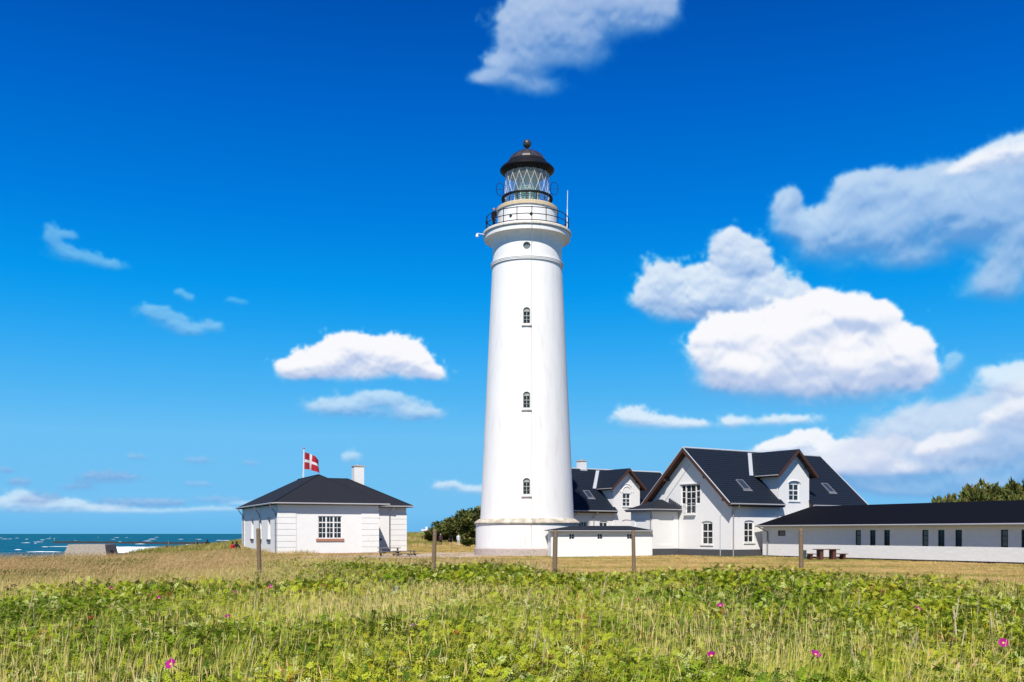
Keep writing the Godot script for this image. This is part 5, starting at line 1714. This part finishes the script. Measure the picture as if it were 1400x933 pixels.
func make_heath():
	var r := RandomNumberGenerator.new()
	r.seed = 99
	var fine := []; var coarse := []; var fw := [[], [], []]; var ft := [[], [], []]; var cw := [[], [], []]; var ct := [[], [], []]
	for i in 3:
		fine.append(leaf_clump(100 + i, 26, 0.66))
		coarse.append(leaf_clump(200 + i, 20, 0.92))
	var blade := []; var bw := [[], [], [], []]; var bt := [[], [], [], []]
	blade.append(tuft(1, 18, 0.14, 0.34, 0.66, 0.005, 0.22))
	blade.append(tuft(2, 11, 0.15, 0.38, 0.72, 0.0042, 0.22, 0.06))
	blade.append(tuft(3, 3, 0.18, 0.55, 0.82, 0.004, 0.14, 0.6))
	blade.append(tuft(4, 20, 0.22, 0.35, 0.72, 0.011, 0.34, 0.30))
	# --- the rose heath
	var d := 5.0
	while d < 51.0:
		var s := 0.125 if d < 11 else (0.15 if d < 18 else (0.21 if d < 28 else 0.29))
		var x := -(0.57 * d + 2.0)
		while x < 0.57 * d + 2.0:
			var px := x + r.randf_range(-0.5, 0.5) * s; var pd := d + r.randf_range(-0.5, 0.5) * s
			x += s
			if not Geometry2D.is_point_in_polygon(Vector2(px, pd), heath_edge): continue
			if px < coast(pd) - 1: continue
			var b := bushy(px, pd)
			var hump := 0.44 + 0.24 * patch.get_noise_2d(px * 3.1 + 40.0, pd * 3.1) + 0.12 * clampf(b, -0.5, 1.0)
			var mix := 0.75 * smoothstep(-2.0, -7.0, px) * smoothstep(13.0, 25.0, pd) + 0.5 * smoothstep(40.0, 46.0, pd)
			var tan_patch := patch.get_noise_2d(px * 1.1 + 70.0, pd * 0.9 + 11.0) + mix
			if tan_patch > 0.42 and r.randf() < 0.16 + 0.30 * smoothstep(0.42, 0.9, tan_patch):
				bw[3].append(stand_on(px, pd, -0.02, r.randfn() * 0.5, 1.0, r.randf_range(0.75, 1.1)))
				bt[3].append(Color(0.78, 0.61, 0.30).lerp(Color(0.60, 0.55, 0.19), r.randf()) * r.randf_range(0.85, 1.15))
			if r.randf() < 0.80 + b * 0.8 - 0.45 * smoothstep(0.35, 0.9, tan_patch):
				var far := pd > 18
				var k := r.randi() % 3
				var hue := patch.get_noise_2d(px * 2.0 - 30.0, pd * 2.0)
				var c := Color(0.17, 0.265, 0.015).lerp(Color(0.37, 0.41, 0.028), clampf(0.45 + hue * 1.3 + r.randf_range(-0.2, 0.2), 0, 1)) * r.randf_range(0.85, 1.2)
				if r.randf() < 0.012: c = Color(0.30, 0.16, 0.04)
				elif r.randf() < 0.10: c = Color(0.50, 0.55, 0.20)
				elif r.randf() < 0.28: c = Color(0.08, 0.145, 0.012)
				var y := hump * (1.0 if r.randf() < 0.65 else r.randf_range(0.35, 0.9))
				var xf := stand_on(px, pd, y, r.randf() * TAU, r.randf_range(0.85, 1.25) * (1.2 if far else 1.0), 1.0, r.randfn() * 0.35)
				if far: cw[k].append(xf); ct[k].append(c)
				else: fw[k].append(xf); ft[k].append(c)
			if r.randf() < 0.27 - b * 0.40 + 0.28 * smoothstep(2.0, -6.0, px):
				var dry := clampf(0.42 + patch.get_noise_2d(px * 1.7 + 7.0, pd * 1.7 - 60.0) * 1.1 - 0.25 * b + 0.25 * smoothstep(2.0, -9.0, px) * smoothstep(12.0, 24.0, pd), 0, 1)
				var k := 0 if r.randf() > dry else (1 if r.randf() < 0.9 else 2)
				var c := (Color(0.42, 0.47, 0.055) if k == 0 else Color(0.74, 0.60, 0.27)).lerp(Color(0.60, 0.55, 0.14), r.randf() * 0.7) * r.randf_range(0.85, 1.2)
				bw[k].append(stand_on(px, pd, 0.0, r.randfn() * 0.5, 1.0, r.randf_range(0.8, 1.15) * (0.85 + 0.5 * clampf(hump, 0.2, 0.8))))
				bt[k].append(c)
			elif r.randf() < 0.03:
				bw[2].append(stand_on(px, pd, 0.08, r.randfn() * 0.5, 1.0, r.randf_range(0.9, 1.1)))
				bt[2].append(Color(0.66, 0.57, 0.33) * r.randf_range(0.8, 1.15))
		d += s
	# --- tall dry grass between the heath, the cliff and the cottage
	d = 24.0
	while d < 86.0:
		var s := 0.26 if d < 45 else 0.36
		var x := -(0.57 * d + 2.0)
		while x < 1.5:
			var px := x + r.randf_range(-0.5, 0.5) * s; var pd := d + r.randf_range(-0.5, 0.5) * s
			x += s
			var v := Vector2(px, pd)
			if Geometry2D.is_point_in_polygon(v, heath_edge) or Geometry2D.is_point_in_polygon(v, built[0]): continue
			if px < coast(pd) - 6: continue
			if px > -14.0 and pd > 66.0 + 0.5 * patch.get_noise_2d(px * 2.0, 3.0) * 8.0 - maxf(0.0, px + 8.0) * 0.9 and px > -9.5: continue
			if pd > 52.0 and px > -8.5: continue
			if pd > 62.0 and px > -21.0: continue
			if px > -0.6 and pd > 47.0: continue
			var green := patch.get_noise_2d(px * 1.6 + 15.0, pd * 1.6)
			var c := Color(0.80, 0.60, 0.31).lerp(Color(0.70, 0.57, 0.26), r.randf()) * r.randf_range(0.85, 1.2)
			if green > 0.22 and r.randf() < 0.75: c = Color(0.28, 0.31, 0.075) * r.randf_range(0.9, 1.3)
			bw[3].append(stand_on(px, pd, -0.02, r.randfn() * 0.5, 1.0, r.randf_range(0.75, 1.15) * (1.0 if pd < 60 else 0.8)))
			bt[3].append(c)
		d += s
	for i in 3:
		strewn("rose_leaves", "bright green rose leaves covering the near heath, mixed with grass", "rose leaves", fine[i], M.leaf, fw[i], ft[i], "near rose leaves")
		strewn("rose_leaves", "green rose thicket farther off along the lawn edge", "rose leaves", coarse[i], M.leaf, cw[i], ct[i], "far rose leaves")
	strewn("green_grass", "green grass blades among the rose leaves", "grass", blade[0], M.leaf, bw[0], bt[0])
	strewn("dry_grass", "dry straw-coloured grass among the rose leaves", "grass", blade[1], M.straw, bw[1], bt[1])
	strewn("grass_stalks", "tall pale grass stalks with seed heads above the heath", "grass", blade[2], M.straw, bw[2], bt[2])
	strewn("tall_dry_grass", "tall tan grass in front of the cottage and along the cliff", "grass", blade[3], M.straw, bw[3], bt[3])
	# --- a few tall lyme-grass ears in the near heath
	var ear := begin()
	ear.set_color(Color(1, 0.95, 0.8))
	tube(ear, [Vector3(0, 0, 0), Vector3(0.02, 0.45, 0), Vector3(0.07, 0.78, 0.01)], 0.003, 0.002, 4, false)
	ear.set_color(Color(1.15, 1.1, 1.0))
	tube(ear, [Vector3(0.066, 0.75, 0.01), Vector3(0.075, 0.80, 0.01), Vector3(0.092, 0.88, 0.012), Vector3(0.105, 0.93, 0.014)], 0.007, 0.003, 6)
	for i in 9:
		var y := 0.76 + 0.018 * i
		var q := Vector3(0.067 + (y - 0.75) * 0.21, y, 0.01)
		tube(ear, [q, q + Vector3(cos(i * 2.4) * 0.012 + 0.008, 0.035, sin(i * 2.4) * 0.012)], 0.004, 0.001, 4)
	var ew := []; var et := []
	for i in 24:
		var pd := r.randf_range(7.4, 12.0)
		var px := r.randf_range(-0.5, 0.55) * pd
		if r.randf() < 0.35: px = r.randf_range(0.05, 0.5) * pd
		ew.append(stand_on(px, pd, 0.05, r.randfn() * 0.9, r.randf_range(0.85, 1.1), r.randf_range(0.85, 1.1), r.randfn() * 0.12))
		et.append(Color(0.52, 0.45, 0.26) * r.randf_range(0.85, 1.15))
	strewn("lyme_grass", "pale bristly ears of tall grass standing singly in the near heath", "grass", done(ear), M.straw, ew, et)
	# --- the mown, sun-dried lawn before the houses
	var mown := tuft(7, 34, 0.20, 0.03, 0.09, 0.010, 0.5)
	var lw := []; var lt := []
	d = 17.0
	while d < 150.0:
		var s := 0.19 if d < 40 else (0.25 if d < 60 else (0.34 if d < 95 else 0.7))
		var x := -0.3 * d
		while x < 0.57 * d + 2.0:
			var px := x + r.randf_range(-0.5, 0.5) * s; var pd := d + r.randf_range(-0.5, 0.5) * s
			x += s
			var v := Vector2(px, pd)
			if px < 0.5 and pd < 49.0: continue
			if px < -8.5 and pd < 60.0: continue
			if Geometry2D.is_point_in_polygon(v, heath_edge) or Geometry2D.is_point_in_polygon(v, built[0]): continue
			if v.distance_to(Vector2(1.285, 84.5)) < 4.6: continue
			if px > 3.0 and pd > 76.0 + (px - 3.07) * 0.657 and px < 17.2: continue
			if px >= 17.2 and pd > 84.0 - (px - 17.2) * 1.79 + 0.2: continue
			if px < 0.5 and px > -16.5 and pd > 73.0 + maxf(0.0, px + 10.0) * 0.6 and pd < minf(97.0, 80.0 + (px + 16.5) * 1.35) and patch.get_noise_2d(px * 4.0, pd * 4.0) < 0.22: continue
			var g := patch.get_noise_2d(px * 0.9 + 200.0, pd * 1.5)
			var c := Color(0.64, 0.46, 0.20).lerp(Color(0.52, 0.38, 0.15), clampf(0.5 + g * 1.6, 0, 1)) * r.randf_range(0.85, 1.2)
			var edge := smoothstep(8.0, 2.0, absf(pd - (76.0 + (px - 3.07) * 0.4))) * 0.35
			if r.randf() < clampf(0.10 + g * 1.2 + edge, 0.03, 0.8): c = Color(0.30, 0.30, 0.08) * r.randf_range(0.9, 1.25)
			lw.append(stand_on(px, pd, 0.0, r.randf() * TAU, 1.0 + 0.8 * smoothstep(50.0, 110.0, pd), r.randf_range(0.7, 1.3)))
			lt.append(c)
		d += s
	strewn("lawn", "mown lawn dried to straw in front of the houses", "lawn", mown, M.straw, lw, lt)
	# --- dune grass beyond
	var far_tuft := tuft(9, 26, 0.5, 0.25, 0.6, 0.03, 0.3, 0.0)
	var dw := []; var dt := []
	d = 84.0
	while d < 420.0:
		var s := maxf(0.55, d * 0.006)
		var x := -0.42 * d
		while x < 0.02 * d:
			var px := x + r.randf_range(-0.5, 0.5) * s; var pd := d + r.randf_range(-0.5, 0.5) * s
			x += s
			if px < coast(pd) - 3 or Geometry2D.is_point_in_polygon(Vector2(px, pd), built[0]): continue
			var g := patch.get_noise_2d(px * 0.7 - 80.0, pd * 0.7)
			if px > -17.0 and pd < 150.0 + g * 30.0: continue
			var c := Color(0.58, 0.44, 0.19) * r.randf_range(0.8, 1.2)
			if g > -0.05 or px < -24.0 and r.randf() < 0.6: c = Color(0.26, 0.27, 0.07) * r.randf_range(0.8, 1.3)
			dw.append(stand_on(px, pd, -0.03, r.randf() * TAU, maxf(1.0, d / 160.0), r.randf_range(0.7, 1.1)))
			dt.append(c)
		d += s
	strewn("dune_grass", "rough green and tan grass on the dunes behind the cottage", "grass", far_tuft, M.straw, dw, dt)

func make_roses():
	var spots := [[1372, 880, 0, "large magenta rose near the right picture edge"], [1115, 896, 0, "magenta rose beside a leaning pale grass stalk at lower right"], [973, 898, 1, "round magenta rose bud low in the foreground right of centre"], [234, 909, 0, "magenta rose lowest at the left"], [312, 845, 1, "small magenta rose on a long stem left of centre"], [217, 819, 1, "small magenta rose among leaves at left, right of the topmost one"], [152, 806, 1, "topmost small magenta rose at the left"], [370, 803, 0, "magenta rose below the cottage's timber post"], [323, 811, 1, "small magenta bud just left of the rose below the timber post"], [985, 829, 0, "pinkish rose in the green heath below the house gable"], [872, 820, 2, "orange-red rose hip below the slender post"], [1255, 833, 0, "pink rose below the long building"], [565, 858, 3, "pale pink rose in the middle of the heath"], [124, 845, 2, "russet rose hip at the far left"], [625, 865, 2, "small red rose hip right of the pale pink rose"]]
	var r := RandomNumberGenerator.new()
	r.seed = 31
	for s in spots:
		var top := 0.86
		var d: float = 1361.0 * (1.94 - top) / (s[1] - 728.6)
		var x: float = (s[0] - 700) / 1361.0 * d
		var t := thing("rose_hip" if s[2] == 2 else "rose_flower", s[3], "rose hip" if s[2] == 2 else "rose", Vector3(x, top, -d), r.randf_range(-0.7, 0.7), "rose hips in the heath" if s[2] == 2 else "roses in bloom in the heath")
		t.rotation.x = 0.55 + r.randf() * 0.45
		var st := begin()
		st.set_color(Color(0.10, 0.13, 0.03))
		tube(st, [Vector3(0, -0.01, 0), Vector3(0.01, -0.2, -0.03), Vector3(0, -0.45, -0.12)], 0.004, 0.006, 5)
		part("stem", st, M.leaf, t)
		if s[2] == 2:
			st = begin()
			st.set_color(Color(0.42, 0.09, 0.035))
			ball(st, Vector3.ZERO, 0.026, 12)
			part("fruit", st, M.skin, t)
			st = begin()
			st.set_color(Color(0.14, 0.12, 0.04))
			for k in 5: tube(st, [Vector3(0, 0.022, 0), Vector3(cos(k * 1.257) * 0.02, 0.05, sin(k * 1.257) * 0.02)], 0.004, 0.001, 4)
			part("sepals", st, M.leaf, t)
			continue
		var big := 0.050 if s[2] != 1 else 0.036
		var col := Color(0.36, 0.02, 0.21) if s[2] != 3 else Color(0.55, 0.25, 0.40)
		for k in 5:
			st = begin()
			st.set_smooth_group(1)
			var n := 5
			var cup := 0.9 if s[2] == 1 else 0.35
			var grid := []
			for i in n:
				for j in n:
					var u := i / (n - 1.0); var v := j / (n - 1.0) * 2 - 1
					var w := sin(PI * minf(u * 0.62 + 0.08, 0.5)) * 0.75
					var rr := big * u * (1.0 - 0.1 * (1.0 - absf(v)) * u)
					var ang := k * TAU / 5 + v * w
					grid.append(Vector3(cos(ang) * rr, rr * cup * (0.3 + u * 0.7) + absf(v) * 0.004, sin(ang) * rr))
			for i in n - 1:
				for j in n - 1:
					st.set_color(col * r.randf_range(0.9, 1.1))
					quad(st, grid[i * n + j], grid[(i + 1) * n + j], grid[(i + 1) * n + j + 1], grid[i * n + j + 1])
			part("petal", st, M.petal, t)
		st = begin()
		lathe(st, [Vector2(0.012, 0.002), Vector2(0.011, 0.010), Vector2(0.0, 0.013)], 10)
		part("stamens", st, M.stamen, t)
